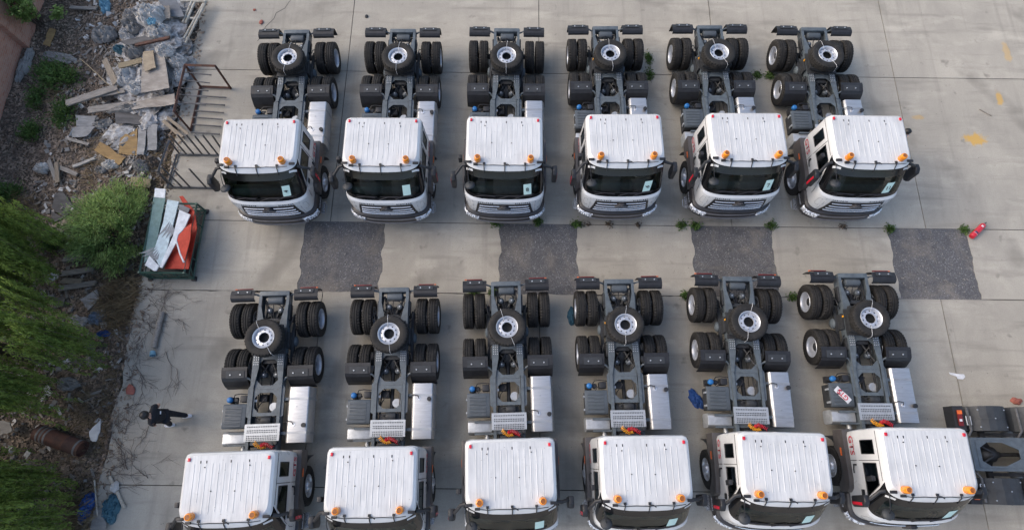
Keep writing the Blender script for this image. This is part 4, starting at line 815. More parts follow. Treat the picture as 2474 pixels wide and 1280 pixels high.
m.prism([(-.20, 1.655), (-.13, 1.735), (-.05, 1.80), (.05, 1.80), (.13, 1.735), (.20, 1.655)], 5.955, 6.03, 'y'); em = part('emblem', m, 'ink', bevel=.01)
m = MB(); m.tube([(-.17, 6.035, 1.665), (-.05, 6.035, 1.785), (.05, 6.035, 1.785), (.17, 6.035, 1.665), (-.17, 6.035, 1.665)], .008, 4); m.tube([(0, 6.035, 1.67), (0, 6.035, 1.775)], .008, 4); m.tube([(-.09, 6.035, 1.67), (0, 6.035, 1.735), (.09, 6.035, 1.67)], .007, 4); part('emblem_line', m, 'trim_grey', em)
for s in (-1, 1):
    m = MB(); x = .30
    for k, (wd_, hh) in enumerate(((.05, .045), (.035, .05), (.055, .045), (.045, .05), (.03, .045), (.05, .05), (.05, .04), (.04, .05))):
        a = s * (x + .018); b = s * (x + wd_); m.add([(a, front_d(a, 1.83, .006), 1.825), (b, front_d(b, 1.83, .006), 1.825), (b, front_d(b, 1.83 + hh, .006), 1.825 + hh), (a, front_d(a, 1.83 + hh, .006), 1.825 + hh)], [(0, 1, 2, 3)]); x += wd_ + .012
    part('badge_letters', m, 'ink', smooth=0)
    # corner air deflector outline and cowl corner
    m = MB(); m.tube([(s * x, front_d(s * x, z, .004), z) for (x, z) in ((.90, 1.86), (.895, 1.6), (.90, 1.18))], .0035, 4)
    m.tube([(s * x, front_d(s * x, z, .004), z) for (x, z) in ((.98, 1.78), (1.06, 1.76), (1.075, 1.5), (1.03, 1.40), (.97, 1.42), (.98, 1.78))], .003, 4); part('corner_panel_seam', m, 'steel_grey')
def bump_pt(f, off, z):
    w_, df, dep = 1.20 + off, 6.055 + off, .50; return (w_ * f, df - dep + dep * max(0, 1 - abs(f) ** 2.6) ** (1 / 2.6), z)
def bsweep(prof, f0, f1, n, tail=True):
    rws = []
    for (o, z) in prof:
        rw = []
        if tail: rw.append((-(1.20 + o), 5.25, z))
        rw += [bump_pt(f0 + (f1 - f0) * k / n, o, z) for k in range(n + 1)]
        if tail: rw.append((1.20 + o, 5.25, z))
        rws.append(rw)
    m = MB(); m.grid(rws); return m
bmp = part('bumper', bsweep([(-.16, 1.18), (-.05, 1.16), (-.01, 1.12), (.0, 1.04), (-.03, 1.0), (-.03, .92), (-.005, .88), (-.01, .74), (-.04, .62), (-.10, .53)], -1, 1, 46), 'bumper_grey')
part('bumper_trim', bsweep([(-.03, 1.005), (.01, .99), (.01, .955), (-.03, .94)], -.62, .62, 24, False), 'trim_grey', bmp)
part('bumper_trim', bsweep([(-.01, .77), (.015, .75), (.015, .71), (-.01, .69)], -.70, .70, 24, False), 'trim_grey', bmp)
for s in (-1, 1):
    hl = part('headlamp', bsweep([(-.01, 1.05), (.016, 1.03), (.016, .86), (-.01, .82)], s * .62, s * .985, 12, False), 'lamp_clear')
    m = MB()
    for k in range(6):
        for q in range(2):
            f = s * (.665 + .05 * k); p = bump_pt(f, .02, .975 - .08 * q); m.lathe([(.001, .02), (.025, .018), (.036, .0), (.036, -.01)], 8, 'y', p)
    part('lamp_unit', m, 'lamp_clear', hl)
    part('lamp_strip', bsweep([(.017, 1.025), (.030, 1.01), (.017, .995)], s * .62, s * .985, 12, False), 'lamp_clear', hl)
# inside of the cab and engine below
m = MB(); m.box(-1.0, 1.0, 3.85, 5.6, 1.23, 1.30); part('cab_floor', m, 'seat')
m = MB(); m.prism([(5.20, 1.5), (5.62, 1.5), (5.62, 1.90), (5.45, 2.02), (5.28, 1.95)], -1.0, 1.0, 'x'); part('dashboard', m, 'seat', bevel=.03)
for s in (-1, 1):
    m = MB(); m.box(s * .32, s * .82, 4.35, 4.85, 1.55, 1.72); m.box(s * .34, s * .80, 4.28, 4.42, 1.72, 2.38, Matrix.Rotation(R(6), 3, 'X')); m.box(s * .44, s * .70, 4.22, 4.33, 2.36, 2.56); part('seat', m, 'slate', bevel=.04)
m = MB(); m.lathe([(.21, -.012), (.222, 0), (.21, .012), (.198, 0), (.21, -.012)], 26, 'z'); m.box(-.2, .2, -.02, .02, -.01, .01); m.cyl((0, 0, 0), .06, -.02, .03, 12); part('steering_wheel', m, 'plastic_black', loc=(.55, -5.12, 2.08), rot=(R(35), 0, 0))
m = MB(); m.box(-.42, .42, 3.85, 5.6, .55, 1.18); m.box(-.9, .9, 4.50, 4.66, .42, .56); part('engine', m, 'chassis_dark', bevel=.03)
for s in (-1, 1):
    m = MB(); m.prism([(3.66, 1.0), (3.66, 1.48), (3.74, 1.48), (3.74, 1.0)], s * .3, s * 1.2, 'x'); part('rear_guard', m, 'plastic_black')

# flat lettering helper
def text_mesh(body, size, mat, squeeze=1.0):
    cu = bpy.data.curves.new('t', 'FONT'); cu.body = body; cu.size = size; cu.align_x = 'CENTER'; cu.align_y = 'CENTER'; cu.resolution_u = 3; cu.offset = size * .015
    ob = bpy.data.objects.new('t', cu); COL.objects.link(ob); bpy.context.view_layer.update()
    me = bpy.data.meshes.new_from_object(ob.evaluated_get(bpy.context.evaluated_depsgraph_get()))
    bpy.data.objects.remove(ob); me.materials.clear(); me.materials.append(MAT[mat]); me.name = 'lettering'
    return me
GTS = text_mesh('GTS', .27, 'decal_red')
for s in (-1, 1):
    o = link('lettering', GTS, truck, (s * (side_x(1.68) + .010), -4.07, 1.68)); o.rotation_euler = (R(90), 0, R(-90 if s < 0 else 90))
# number sheets on the windscreens differ truck by truck
def sheet(root, txt, rot=0, tilt=0, x=.66):
    m = MB(); n = 3; rws = []
    for i in range(4):
        z = 2.10 + .10 * i; rws.append([(x + (k - 1.5) * .072 + tilt * (i - 1.5) * .03, front_d(x + (k - 1.5) * .072, z, .008), z) for k in range(4)])
    m.grid(rws); o = part('number_sheet', m, 'paper_green', root)
    if txt:
        q0 = Vector((x, -front_d(x, 2.10, .020), 2.10)); q1 = Vector((x, -front_d(x, 2.40, .020), 2.40)); up_ = (q1 - q0).normalized()
        xa_ = Vector((x + .05, -front_d(x + .05, 2.25, .02), 2.25)) - Vector((x - .05, -front_d(x - .05, 2.25, .02), 2.25)); xa_.normalize(); nn = xa_.cross(up_).normalized(); up_ = nn.cross(xa_)
        t = link('lettering', text_mesh(txt, .17, 'ink'), o)
        M4 = Matrix.Translation((q0 + q1) / 2 + nn * .004) @ Matrix((xa_, up_, nn)).transposed().to_4x4() @ Matrix.Rotation(rot, 4, 'Z')
        t.matrix_local = M4
# ---------------------------------------------------------------- spare wheel (lies loose on each chassis, tied with wire)
spare = thing('spare_wheel', '', 'wheel', group='spare wheels lying on the chassis')
link('tyre', TYRE, spare, (0, 0, 0), (0, R(-90), 0))
link('rim', rim_mesh(.05, False).mesh('rim', 'rim', smooth=40), spare, (0, 0, 0), (0, R(-90), 0))
m = MB(); m.tube([(-.10, .53, -.10), (-.10, .525, .12), (-.09, .45, .158), (-.07, .30, .14), (-.05, .14, .07)], .0045, 4); m.tube([(.03, -.14, .07), (.06, -.30, .14), (.10, -.45, .158), (.12, -.52, .12), (.12, -.53, -.10)], .0045, 4)
link('tie_wire', m.mesh('tie_wire', 'label_white'), spare)
ORD = {'U1': 'leftmost truck of the upper row', 'U2': 'second truck of the upper row', 'U3': 'third truck of the upper row', 'U4': 'fourth truck of the upper row', 'U5': 'fifth truck of the upper row', 'U6': 'rightmost truck of the upper row',
       'L1': 'leftmost truck of the lower row', 'L2': 'second truck of the lower row', 'L3': 'third truck of the lower row', 'L4': 'fourth truck of the lower row', 'L5': 'fifth truck of the lower row', 'L6': 'sixth truck of the lower row'}
SHT = {'U1': ('4', R(90), .3), 'U2': ('', 0, 0), 'U3': ('8', 0, -.2), 'U4': ('6', R(70), .5), 'U5': ('7', R(5), .3), 'U6': ('11', 0, .6), 'L1': ('', 0, 0), 'L2': ('', 0, 0), 'L3': ('', 0, 0), 'L4': ('', 0, .2), 'L5': ('', 0, 0), 'L6': ('', 0, .2)}
SAY = {'U1': 'paper 4', 'U2': 'a blank paper', 'U3': 'paper 8', 'U4': 'paper 6', 'U5': 'paper 7', 'U6': 'paper 11'}
copies = {}
for i, n in enumerate(TRUCKS):
    copies[n] = truck if i == 0 else copy_tree(truck)
for i, (n, (x, y, a)) in enumerate(TRUCKS.items()):
    t = copies[n]; t.location = (x, y, 0); t.rotation_euler = (0, 0, a)
    lab = f'white tractor truck with {SAY[n]} in its windscreen, {ORD[n][:-len(" of the upper row")].replace(" truck", "")} in upper row' if n in SAY else f'white cab tractor truck, {ORD[n].replace(" truck", "").replace(" of the", " in")}'
    tag(t, lab, 'truck', 'tractor trucks parked in two rows')
    sheet(t, *SHT[n])
    s = spare if i == 0 else copy_tree(spare)
    c_, s_ = math.cos(a), math.sin(a); lx, ly = .008, -.711
    s.location = (x + c_ * lx - s_ * ly, y + s_ * lx + c_ * ly, 1.476); s.rotation_euler = (R(rnd.uniform(-1, 1)), R(rnd.uniform(-1, 1)), a + rnd.uniform(-.5, .5))
    tag(s, f'spare wheel lying on the {ORD[n]}', 'wheel', 'spare wheels lying on the chassis')
for n in ('U2', 'U4', 'U5', 'U6', 'L2', 'L4', 'L5'):      # filler cap and sender sit at the rear end of these tanks
    for ch in copies[n].children:
        if ch.name.startswith('fuel_tank'):
            for g in ch.children:
                if g.name.split('.')[0] in ('filler_cap', 'sender_plate', 'sender_wire'): g.location.y += .60
                if g.name.split('.')[0] == 'drain_plug': g.location.y -= .5
for n, t in copies.items():                                   # wheels stand at their own angles
    sa = rnd.uniform(-.07, .07)
    for ch in t.children:
        if ch.name.startswith('wheel'):
            ch.rotation_euler.x = rnd.uniform(0, 6.28)
            if ch.location.y < -4: ch.rotation_euler.z += sa
# air hoses hang differently truck to truck
for n in ('L1', 'L5', 'L6'):
    for ch in copies[n].children:
        if ch.name.startswith('air_hose'): ch.location.x += rnd.uniform(-.05, .08); ch.location.y += rnd.uniform(-.05, .05); ch.rotation_euler.z = rnd.uniform(-.03, .03)

# ---------------------------------------------------------------- grey truck entering at the right, seen from its tail
rt_ = thing('tractor_truck', 'dark grey tractor chassis with rounded full mudguards entering at right edge', 'truck', (13.02, .25, 0), R(90))
for ch in truck.children:
    b = ch.name.split('.')[0]
    if b in ('wheel', 'side_rail', 'rear_crossmember', 'axle_housing', 'torque_rod', 'drive_shaft', 'leaf_spring', 'trunnion', 'cab_shell', 'windscreen', 'screen_surround', 'door_window', 'quarter_window', 'roof_panel', 'door', 'fender', 'bumper', 'headlamp', 'grille', 'mirror', 'mirror_arm', 'engine', 'fuel_tank', 'battery_box', 'silencer', 'gearbox', 'seat', 'dashboard', 'marker_lamp', 'step'):
        copy_tree(ch, rt_)
m = MB(); inn = [(-.17, -.50), (.17, -.50), (.30, -.30), (.30, .10), (.12, .52), (-.12, .52), (-.30, .10), (-.30, -.30)]
m.holeplate([(-.17, -.60), (.17, -.60), (.345, -.30), (.345, .10), (.12, .70), (-.12, .70), (-.345, .10), (-.345, -.30)], inn, 1.058, 1.07)
for (tri) in ([(-.17, -.60), (-.345, -.60), (-.345, -.30)], [(.17, -.60), (.345, -.60), (.345, -.30)], [(-.12, .70), (-.345, .70), (-.345, .10)], [(.12, .70), (.345, .70), (.345, .10)]): m.prism(tri, 1.0581, 1.0699, 'z')
part('cross_plate', m, 'chassis', rt_)
m = MB(); m.prism([(-.345, .72), (.345, .72), (.345, 2.6), (-.345, 2.6)], 1.058, 1.07, 'z'); part('deck_plate', m, 'mount', rt_)
for s in (-1, 1):
    for d in (0, 1.33):
        pr = [(d + .62 * math.sin(R(a)), .50 + .66 * math.cos(R(a))) for a in range(-80, 81, 16)]
        m = MB(); m.strip(pr, s * .60, s * 1.25, .014); o = part('full_mudguard', m, 'mount', rt_)
        m = MB()
        for (x, dd) in ((.70, -.35), (1.15, -.35), (.92, .0), (1.15, .38), (.7, .38)): 
            z = .50 + math.sqrt(.66 ** 2 - (dd * .66 / .62) ** 2); m.cyl((s * x, d + dd, 0), .018, z + .005, z + .03, 8)
        part('bolt', m, 'galv', o)['kind'] = 'stuff'
        m = MB(); pr2 = [(d + .632 * math.sin(R(a)), .50 + .674 * math.cos(R(a))) for a in range(-56, 57, 14)]; m.strip(pr2, s * .90, s * .93, .012); part('mudguard_rib', m, 'mount', o)
    for d in (-.68, .665, 2.0):
        m = MB(); m.tube([(s * .42, d, .95), (s * .6, d + .02, 1.10), (s * 1.2, d + .02, 1.08)], .03, 8); part('mudguard_stay', m, 'steel_grey', rt_)
    m = MB(); m.strip([(-.98, .66), (-.96, .98), (-.72, 1.02)], s * .60, s * 1.25, .02); part('tail_board', m, 'plastic_black', rt_)
    m = MB(); m.box(s * .72, s * 1.14, -.92, -.80, 1.035, 1.075); o = part('tail_lamp', m, 'lamp_dark', rt_, bevel=.01)
    m = MB(); m.box(s * 1.03, s * 1.13, -.925, -.795, 1.0755, 1.082); part('indicator', m, 'lamp_orange', o)
    m = MB(); m.box(s * .84, s * .90, -.90, -.83, 1.0755, 1.083); part('reverse_lamp', m, 'label_white', o)
    m = MB(); m.tube([(s * .75, -.72, 1.09), (s * .75, -.62, 1.10), (s * .98, -.62, 1.10), (s * .98, -.72, 1.09), (s * .75, -.72, 1.09)], .014, 5); part('bracket', m, 'galv', rt_)

# ---------------------------------------------------------------- steel racks
rk = thing('steel_rack', 'rusty brown rack frame with rows of horizontal steel rods', 'rack', (-10.15, 11.0, 0))
def bar(root, name, a, b, r, mat, n=4):
    m = MB(); off = root.location; m.tube([Vector(a) - off, Vector(b) - off], r, n); return link(name, m.mesh(name, mat, smooth=30), root)
for (a, b) in (((-10.66, 11.9, .03), (-10.6, 11.93, 1.2)), ((-9.63, 11.86, .03), (-9.6, 11.88, 1.24)), ((-10.70, 10.22, .03), (-10.66, 10.24, 1.18))): bar(rk, 'post', a, b, .045, 'rust')
for (a, b) in (((-10.62, 11.93, 1.2), (-9.6, 11.88, 1.24)), ((-10.6, 11.93, 1.2), (-10.66, 10.22, 1.18)), ((-10.66, 11.9, .06), (-9.62, 11.86, .06)), ((-10.66, 11.9, .05), (-10.70, 10.2, .05))): bar(rk, 'beam', a, b, .045, 'rust')
for y in (11.75, 11.45, 11.16, 10.92, 10.64): bar(rk, 'rod', (-10.68, y, 1.08), (-9.80, y - .06, 1.02), .022, 'steel_grey', 8)
for y in (11.5, 11.21, 10.92, 10.67, 10.4, 10.11): bar(rk, 'rod', (-10.64, y, .12), (-9.69, y - .05, .10), .026, 'steel_grey', 8)
rk = thing('steel_rack', 'dark grey rack with upright stakes left of the first upper truck', 'rack', (-10.3, 8.7, 0))
for (a, b) in (((-11.0, 9.33, .04), (-9.5, 9.32, .04)), ((-11.12, 8.16, .04), (-9.55, 8.15, .04)), ((-11.0, 9.33, .05), (-11.1, 8.16, .05)), ((-10.92, 9.48, .72), (-11.12, 8.38, .66))): bar(rk, 'beam', a, b, .035, 'steel_grey')
for (x, y, z) in ((-10.71, 9.36, 1.15), (-10.46, 9.36, 1.2), (-10.19, 9.36, 1.2), (-9.95, 9.36, 1.17), (-9.68, 9.36, 1.2), (-9.58, 9.55, .85), (-9.86, 8.17, 1.25), (-10.37, 8.17, 1.17), (-10.63, 8.17, 1.4), (-10.94, 8.2, 1.05), (-10.96, 9.40, .72), (-11.12, 8.3, .66)): bar(rk, 'stake', (x, y, .02), (x + .06, y + .05, z), .028, 'steel_grey', 6)
# ---------------------------------------------------------------- green cage with scrap panels
cg_ = thing('steel_cage', 'green steel stillage cage filled with scrap panels beside the bush', 'cage', (-10.5, 6.2, 0))
X0, X1, Y0, Y1, H = -11.05, -9.72, 5.12, 7.34, .64
for (x, y) in ((X0, Y0), (X1, Y0), (X0, Y1), (X1, Y1)):
    bar(cg_, 'post', (x, y, 0), (x, y, H + .05), .04, 'cage_green'); m = MB(); m.box(x + 10.5 - .07, x + 10.5 + .07, y - 6.2 - .07, y - 6.2 + .07, .0, .07); link('foot', m.mesh('foot', 'plastic_black', bevel=.01), cg_)
for z in (.10, .36, H):
    for (a, b) in (((X0, Y0, z), (X1, Y0, z)), ((X0, Y1, z), (X1, Y1, z)), ((X1, Y0, z), (X1, Y1, z)), ((X0, Y0, z), (X0, Y1, z))):
        bar(cg_, 'rail', a, b, .032 if z != .36 else .02, 'cage_green')
for y in (5.68, 6.22, 6.78):
    bar(cg_, 'upright', (X1, y, .1), (X1, y, H), .026, 'cage_green'); bar(cg_, 'upright', (X0, y, .1), (X0, y, H), .026, 'cage_green')
for x in (-10.9, -10.5, -10.1): bar(cg_, 'upright', (x, Y0, .1), (x, Y0, H), .026, 'cage_green')
for (a, b) in (((X1, 5.15, .1), (X1, 5.66, H)), ((X1, 7.3, .1), (X1, 6.8, H))): bar(cg_, 'brace', a, b, .02, 'cage_green')
m = MB(); m.box(X0 + 10.5, X1 + 10.5, Y0 - 6.2, Y1 - 6.2, .075, .095); link('floor_plate', m.mesh('floor_plate', 'plastic_black'), cg_)
def flat_thing(name, label, cat, pts, mat, th=.03, tilt=(0, 0), group=None, bend=0.0):
    c = sum((Vector(p) for p in pts), Vector()) / len(pts); o = thing(name, label, cat, c, 0, group) if False else None
    m = MB(); loc = [(p[0] - c.x, p[1] - c.y) for p in pts]; n = len(loc)
    vs = [(x, y, x * tilt[0] + y * tilt[1] + (k) * th) for k in (0, 1) for (x, y) in loc]
    m.add(vs, [tuple(range(n))[::-1], tuple(range(n, 2 * n))] + [(i, (i + 1) % n, n + (i + 1) % n, n + i) for i in range(n)])
    return tag(link(name, m.mesh(name, mat, smooth=0), None, c), label, cat, group)
for k, (lab, pts, mat) in enumerate(PANELS):
    o = flat_thing('scrap_panel', lab, 'panel', pts, mat, .035, ((0.05, .03), (0, 0), (.03, -.02), (-.06, .05), (.10, 0), (.22, .03), (0, 0), (.05, 0))[k])
    if mat == 'panel_blue':
        for (cx, cy, n, L, a0) in ((.10, .42, 6, .62, 240), (-.16, -.42, 5, .55, 205)):
            m = MB()
            for q in range(n):
                a = R(a0 + q * 9); p0 = Vector((cx + q * .035, cy - q * .05)); p1 = p0 + Vector((math.cos(a), math.sin(a))) * (L - q * .05); pm_ = (p0 + p1) / 2 + Vector((-math.sin(a), math.cos(a))) * .10
                z = lambda v: v.x * .03 - v.y * .02 + .039
                m.add([(p0.x, p0.y, z(p0)), (pm_.x, pm_.y, z(pm_)), (p1.x, p1.y, z(p1)), ((p0.x + p1.x) / 2 + .01, (p0.y + p1.y) / 2, z((p0 + p1) / 2))], [(0, 1, 2, 3)])
            link('printed_feather', m.mesh('printed_feather', 'feather_grey', smooth=0), o)
    if mat == 'panel_red2':
        m = MB(); c = sum((Vector(p) for p in pts), Vector()) / len(pts); lp = [Vector(p) - c for p in pts[3:]]
        m.tube([(v.x, v.y, v.x * .22 + v.y * .03 + .03) for v in lp], .03, 6); link('white_edge', m.mesh('white_edge', 'panel_white'), o)
# ---------------------------------------------------------------- planks, boards, crumpled film of the rubbish heap
for k, (lab, a, b, wd_, th, mat) in enumerate(PLANKS):
    a, b = Vector(a), Vector(b); L = (b - a).length; c = (a + b) / 2
    za, zb = max(a.z, soil_z(a.x, a.y) + .05), max(b.z, soil_z(b.x, b.y) + .05)
    if a.x > -11.3: za = max(za, .03); zb = max(zb, .03)
    m = MB(); n = 6; ej = [rnd.uniform(-.04, .04) for _ in range(8)]; rows = []
    top_, bot_ = [], []
    for i in range(n + 1):
        t = i / n - .5; wv = wd_ / 2 * (1 + rnd.uniform(-.06, .06)); s0 = t * L
        top_.append([(s0 + (ej[q] if i in (0, n) else 0), (-1 + q * 2 / 3) * wv, th + abs(t) * .03 * rnd.random()) for q in range(4)]); bot_.append([(p[0], p[1], p[2] - th) for p in top_[-1]])
    m.grid(top_); m.grid(bot_)
    for q in (0, 3): m.grid([[r_[q] for r_ in top_], [r_[q] for r_ in bot_]])
    m.grid([top_[0], bot_[0]]); m.grid([top_[-1], bot_[-1]])
    o = link('plank', m.mesh('plank', mat, smooth=25), None, (c.x, c.y, (za + zb) / 2)); o.rotation_euler = (rnd.uniform(-.08, .08), -math.atan2(zb - za, L), math.atan2(b.y - a.y, b.x - a.x)); tag(o, lab, 'plank', 'planks of the rubbish heap')
for k, (lab, pts, mat) in enumerate(SHEETS):
    c = sum((Vector(p) for p in pts), Vector()) / len(pts); z = max(c.z, soil_z(c.x, c.y) + .06)
    pts2 = [(p[0], p[1], z) for p in pts]
    # broken, uneven outline
    fine_ = []
    for i, p in enumerate(pts2):
        q = pts2[(i + 1) % len(pts2)]
        for t in (0, .33, .66): fine_.append((p[0] + (q[0] - p[0]) * t + (rnd.uniform(-.03, .03) if t else 0), p[1] + (q[1] - p[1]) * t + (rnd.uniform(-.03, .03) if t else 0), z))
    o = flat_thing('board', lab, 'board', fine_, mat, .03, (rnd.uniform(-.12, .12), rnd.uniform(-.12, .12)), 'boards of the rubbish heap')
def crumple(name, lab, cat, p, sx, sy, h, mat, group=None, seed=0, dens=22):
    rows = []; n = dens
    for j in range(n + 1):
        rw = []
        for i in range(n + 1):
            u, v = i / n * 2 - 1, j / n * 2 - 1
            # square to disc
            x, y = u * math.sqrt(1 - v * v / 2), v * math.sqrt(1 - u * u / 2); r = math.hypot(x, y)
            e = 1 + .35 * noise.noise(Vector((x * 1.7 + seed * 9.1, y * 1.7, seed)))
            q = Vector((x * 2.6 + seed * 3.3, y * 2.6 - seed, seed * .7))
            rid = 1 - abs(noise.noise(q)) * 2; rid2 = 1 - abs(noise.noise(q * 2.7)) * 2
            z = h * (1 - r ** 2) ** .5 * .38 + h * .50 * rid * (1 - r * .5) + h * .42 * rid2 * (1.1 - r * .6) if r < 1 else h * .1 * rid
            rw.append((x * e * sx / 2 + noise.noise(q * 2) * sx * .06, y * e * sy / 2 + noise.noise(q * 2 + Vector((5, 0, 0))) * sy * .06, max(-.03, z - h * .12)))
        rows.append(rw)
    m = MB(); m.grid(rows); return tag(link(name, m.mesh(name, mat, smooth=22), None, p), lab, cat, group)
for k, (lab, p, sx, sy, h, mat) in enumerate(CRUMPLES):
    z = max(p[2], soil_z(p[0], p[1]) + .01) if p[0] < -11.2 else max(p[2], .005)
    o = crumple('plastic_scrap', lab, 'scrap', (p[0], p[1], z), sx * 1.1, sy * 1.1, h, mat, 'plastic and cloth scraps', k + 1)
    o.rotation_euler.z = rnd.uniform(-.25, .25)
# white pipes of a broken frame at the top
fr = thing('broken_bedstead', 'peeling white pipe frame lying at the top of the heap', 'frame', (-11.3, 14.5, 0))
for (a, b) in WPIPES: bar(fr, 'pipe', a, b, .038, 'pipe_white', 8)
B = BITS
def rodthing(name, lab, cat, a, b, r, mat, z=None, n=8, wob=0.0):
    a, b = Vector(a), Vector(b); c = (a + b) / 2
    m = MB(); k = 6 if wob else 1
    m.tube([a.lerp(b, i / k) - c + Vector((0, 0, 0 if i in (0, k) else rnd.uniform(-wob, wob))) + (Vector((rnd.uniform(-wob, wob), rnd.uniform(-wob, wob), 0)) if 0 < i < k else Vector()) for i in range(k + 1)], r, n)
    return tag(link(name, m.mesh(name, mat), None, c), lab, cat)
up = Vector((0, 0, 1))
rodthing('pipe', 'white pipe lying at the yard corner with a white knot', 'pipe', Vector(B['pipe0']) + up * .05, Vector(B['pipe1']) + up * .05, .045, 'pipe_white')
kn = crumple('rag_knot', 'small white rag knotted around the white pipe', 'rag', Vector(B['pipe0']).lerp(Vector(B['pipe1']), .35) + up * .07, .26, .3, .12, 'film', None, 77, 8)
rodthing('rod', 'thin pale rod lying on the soil left of the yard corner', 'rod', Vector(B['rod0']) + up * .06, Vector(B['rod1']) + up * .06, .022, 'pipe_white')
rodthing('stick', 'long thin yellowish stick left of the heap', 'stick', Vector(B['stick0']) + up * .25, Vector(B['stick1']) + up * .35, .014, 'wood_pale', wob=.03)
lg = rodthing('log', 'weathered grey log lying at the yard edge', 'log', Vector(B['log0']) + up * .08, Vector(B['log1']) + up * .08, .08, 'wood_grey', n=12, wob=.012)
m = MB(); m.lathe([(.001, 0), (.06, 0), (.075, .02), (.085, .14), (.078, .14), (.068, .02)], 14, 'z'); cp_ = tag(link('paper_cup', m.mesh('paper_cup', 'film_cyan'), None, Vector(B['cup']) + Vector((0, -.14, .08)), (R(80), 0, .3)), 'pale cyan cup at the end of the log', 'cup')
# rusty drum
a, b = Vector(B['drum0']), Vector(B['drum1']); L = (b - a).length
dr = thing('steel_drum', 'rusty brown steel drum lying on its side under the willows', 'drum', ((a + b) / 2).to_tuple()[:2] + (.22,), math.atan2(b.y - a.y, b.x - a.x))
m = MB(); m.lathe([(.001, -L * .5 + .03), (.21, -L * .5 + .03), (.225, -L * .5), (.225, -L * .2), (.237, -L * .18), (.225, -L * .16), (.225, L * .16), (.237, L * .18), (.225, L * .2), (.225, L * .5), (.21, L * .5), (.20, L * .5 - .10), (.001, L * .5 - .10)], 32, 'x'); link('barrel', m.mesh('barrel', 'drum_rust'), dr)
for q in (-.42, -.34, -.26, .40):
    m = MB(); m.lathe([(.227, L * q), (.231, L * q + .01), (.231, L * q + .05), (.227, L * q + .06)], 32, 'x'); link('pale_band', m.mesh('pale_band', 'drum_band'), dr)
# bits on the yard
a, b = Vector(B['canister0']), Vector(B['canister1']); dv = (b - a).normalized(); L = (b - a).length
cn = thing('red_canister', 'red metal canister with white and navy labels lying near the last asphalt patch', 'canister', ((a + b) / 2).to_tuple()[:2] + (.092,), math.atan2(dv.y, dv.x))
m = MB(); m.lathe([(.001, -L / 2), (.075, -L / 2), (.088, -L / 2 + .02), (.088, L / 2 - .12), (.07, L / 2 - .06), (.035, L / 2 - .03), (.001, L / 2 - .03)], 24, 'x'); link('body', m.mesh('body', 'red_paint'), cn)
for (p0, p1, mt, a0, a1) in ((-.19, -.13, 'label_navy', 50, 130), (.12, .18, 'label_white', 60, 100), (-.205, -.195, 'label_white', 40, 140)):
    m = MB(); m.grid([[(x, .090 * math.cos(R(q)), .090 * math.sin(R(q))) for q in range(a0, a1 + 1, 10)] for x in (p0, p1)]); link('label_patch', m.mesh('label_patch', mt), cn)
m = MB(); m.cyl((L / 2 - .02, 0, 0), .02, 0, .05, 10, 'x'); m.box(L / 2 - .03, L / 2 + .05, -.012, .012, .02, .045); m.box(L / 2 - .02, L / 2 + .06, -.012, .012, -.02, -.005); link('valve', m.mesh('valve', 'steel_grey'), cn)
pc = Vector(B['paper0']).lerp(Vector(B['paper1']), .5)
flat_thing('paper_scrap', 'torn white paper strip on the concrete right of the lower row', 'paper', [(pc.x + x, pc.y + y, .012) for (x, y) in ((-.23, .10), (.0, .06), (.20, .05), (.22, -.03), (.14, -.10), (-.02, -.09), (-.03, -.02), (-.21, .04))], 'label_white', .006)
crumple('red_scrap', 'crumpled pale red scrap near the right edge', 'scrap', Vector(B['redscrap']) + up * .01, .35, .2, .08, 'brick_red', None, 61, 8)
crumple('blue_cloth', 'crumpled blue cloth lying left of the fifth lower truck', 'cloth', Vector(B['cloth']) + Vector((-.02, .0, .01)), .32, .62, .13, 'film_royal', None, 62, 12).rotation_euler.z = R(28)
crumple('teal_cloth', 'dark teal cloth scrap left of the fourth lower truck rear wheels', 'cloth', Vector(B['teal']) + Vector((-.02, 0, .01)), .24, .6, .12, 'film_teal', None, 63, 10)
def stone(name, lab, cat, p, s, mat, seed):
    bm = bmesh.new(); bmesh.ops.create_icosphere(bm, subdivisions=2, radius=1)
    for v in bm.verts:
        e = 1 + .35 * noise.noise(v.co * 1.3 + Vector((seed, 0, 0))); v.co = Vector((v.co.x * s * e, v.co.y * s * .8 * e, v.co.z * s * .45 * e))
    me = bpy.data.meshes.new(name); bm.to_mesh(me); bm.free(); me.materials.append(MAT[mat]); return tag(link(name, me, None, (p[0], p[1], s * .3), (0, 0, seed)), lab, cat)
stone('stone', 'dark stone chip on the concrete above the second upper truck', 'stone', B['stone'], .07, 'chassis_dark', 1.3)
stone('brick_piece', 'broken red brick piece among the dry vines', 'brick', B['brick'], .16, 'brick_red', 2.2)
stone('paint_flake', 'small dull red flake at the top left of the yard', 'flake', B['f1'], .06, 'brick_red', 3.1)
stone('paint_flake', 'larger dull red flake behind the first upper truck', 'flake', B['f2'], .09, 'brick_red', 4.4)
rodthing('stick', 'short grey stick on the concrete near the yellow stains', 'stick', Vector(B['greystick']) + Vector((-.2, .12, .02)), Vector(B['greystick']) + Vector((.15, -.12, .02)), .018, 'wood_grey')
# sticker strip on the battery lid of the last lower truck
tx, ty, ta = TRUCKS['L6']
m = MB(); rws = [[(x, y, 1.034 + .012 * math.sin(x * 14)) for y in (-.085, .085)] for x in [-.25 + .05 * k for k in range(11)]]; m.grid(rws)
st_ = tag(link('sticker_strip', m.mesh('sticker_strip', 'label_white', smooth=60), None, (tx - .80, ty - 2.74, 0), (0, 0, R(-48))), 'white sticker strip with red letters on a grey battery lid, sixth lower truck', 'sticker')
tl = link('lettering', text_mesh('GTS', .19, 'decal_red'), st_, (0, 0, 1.052), (0, 0, math.pi))
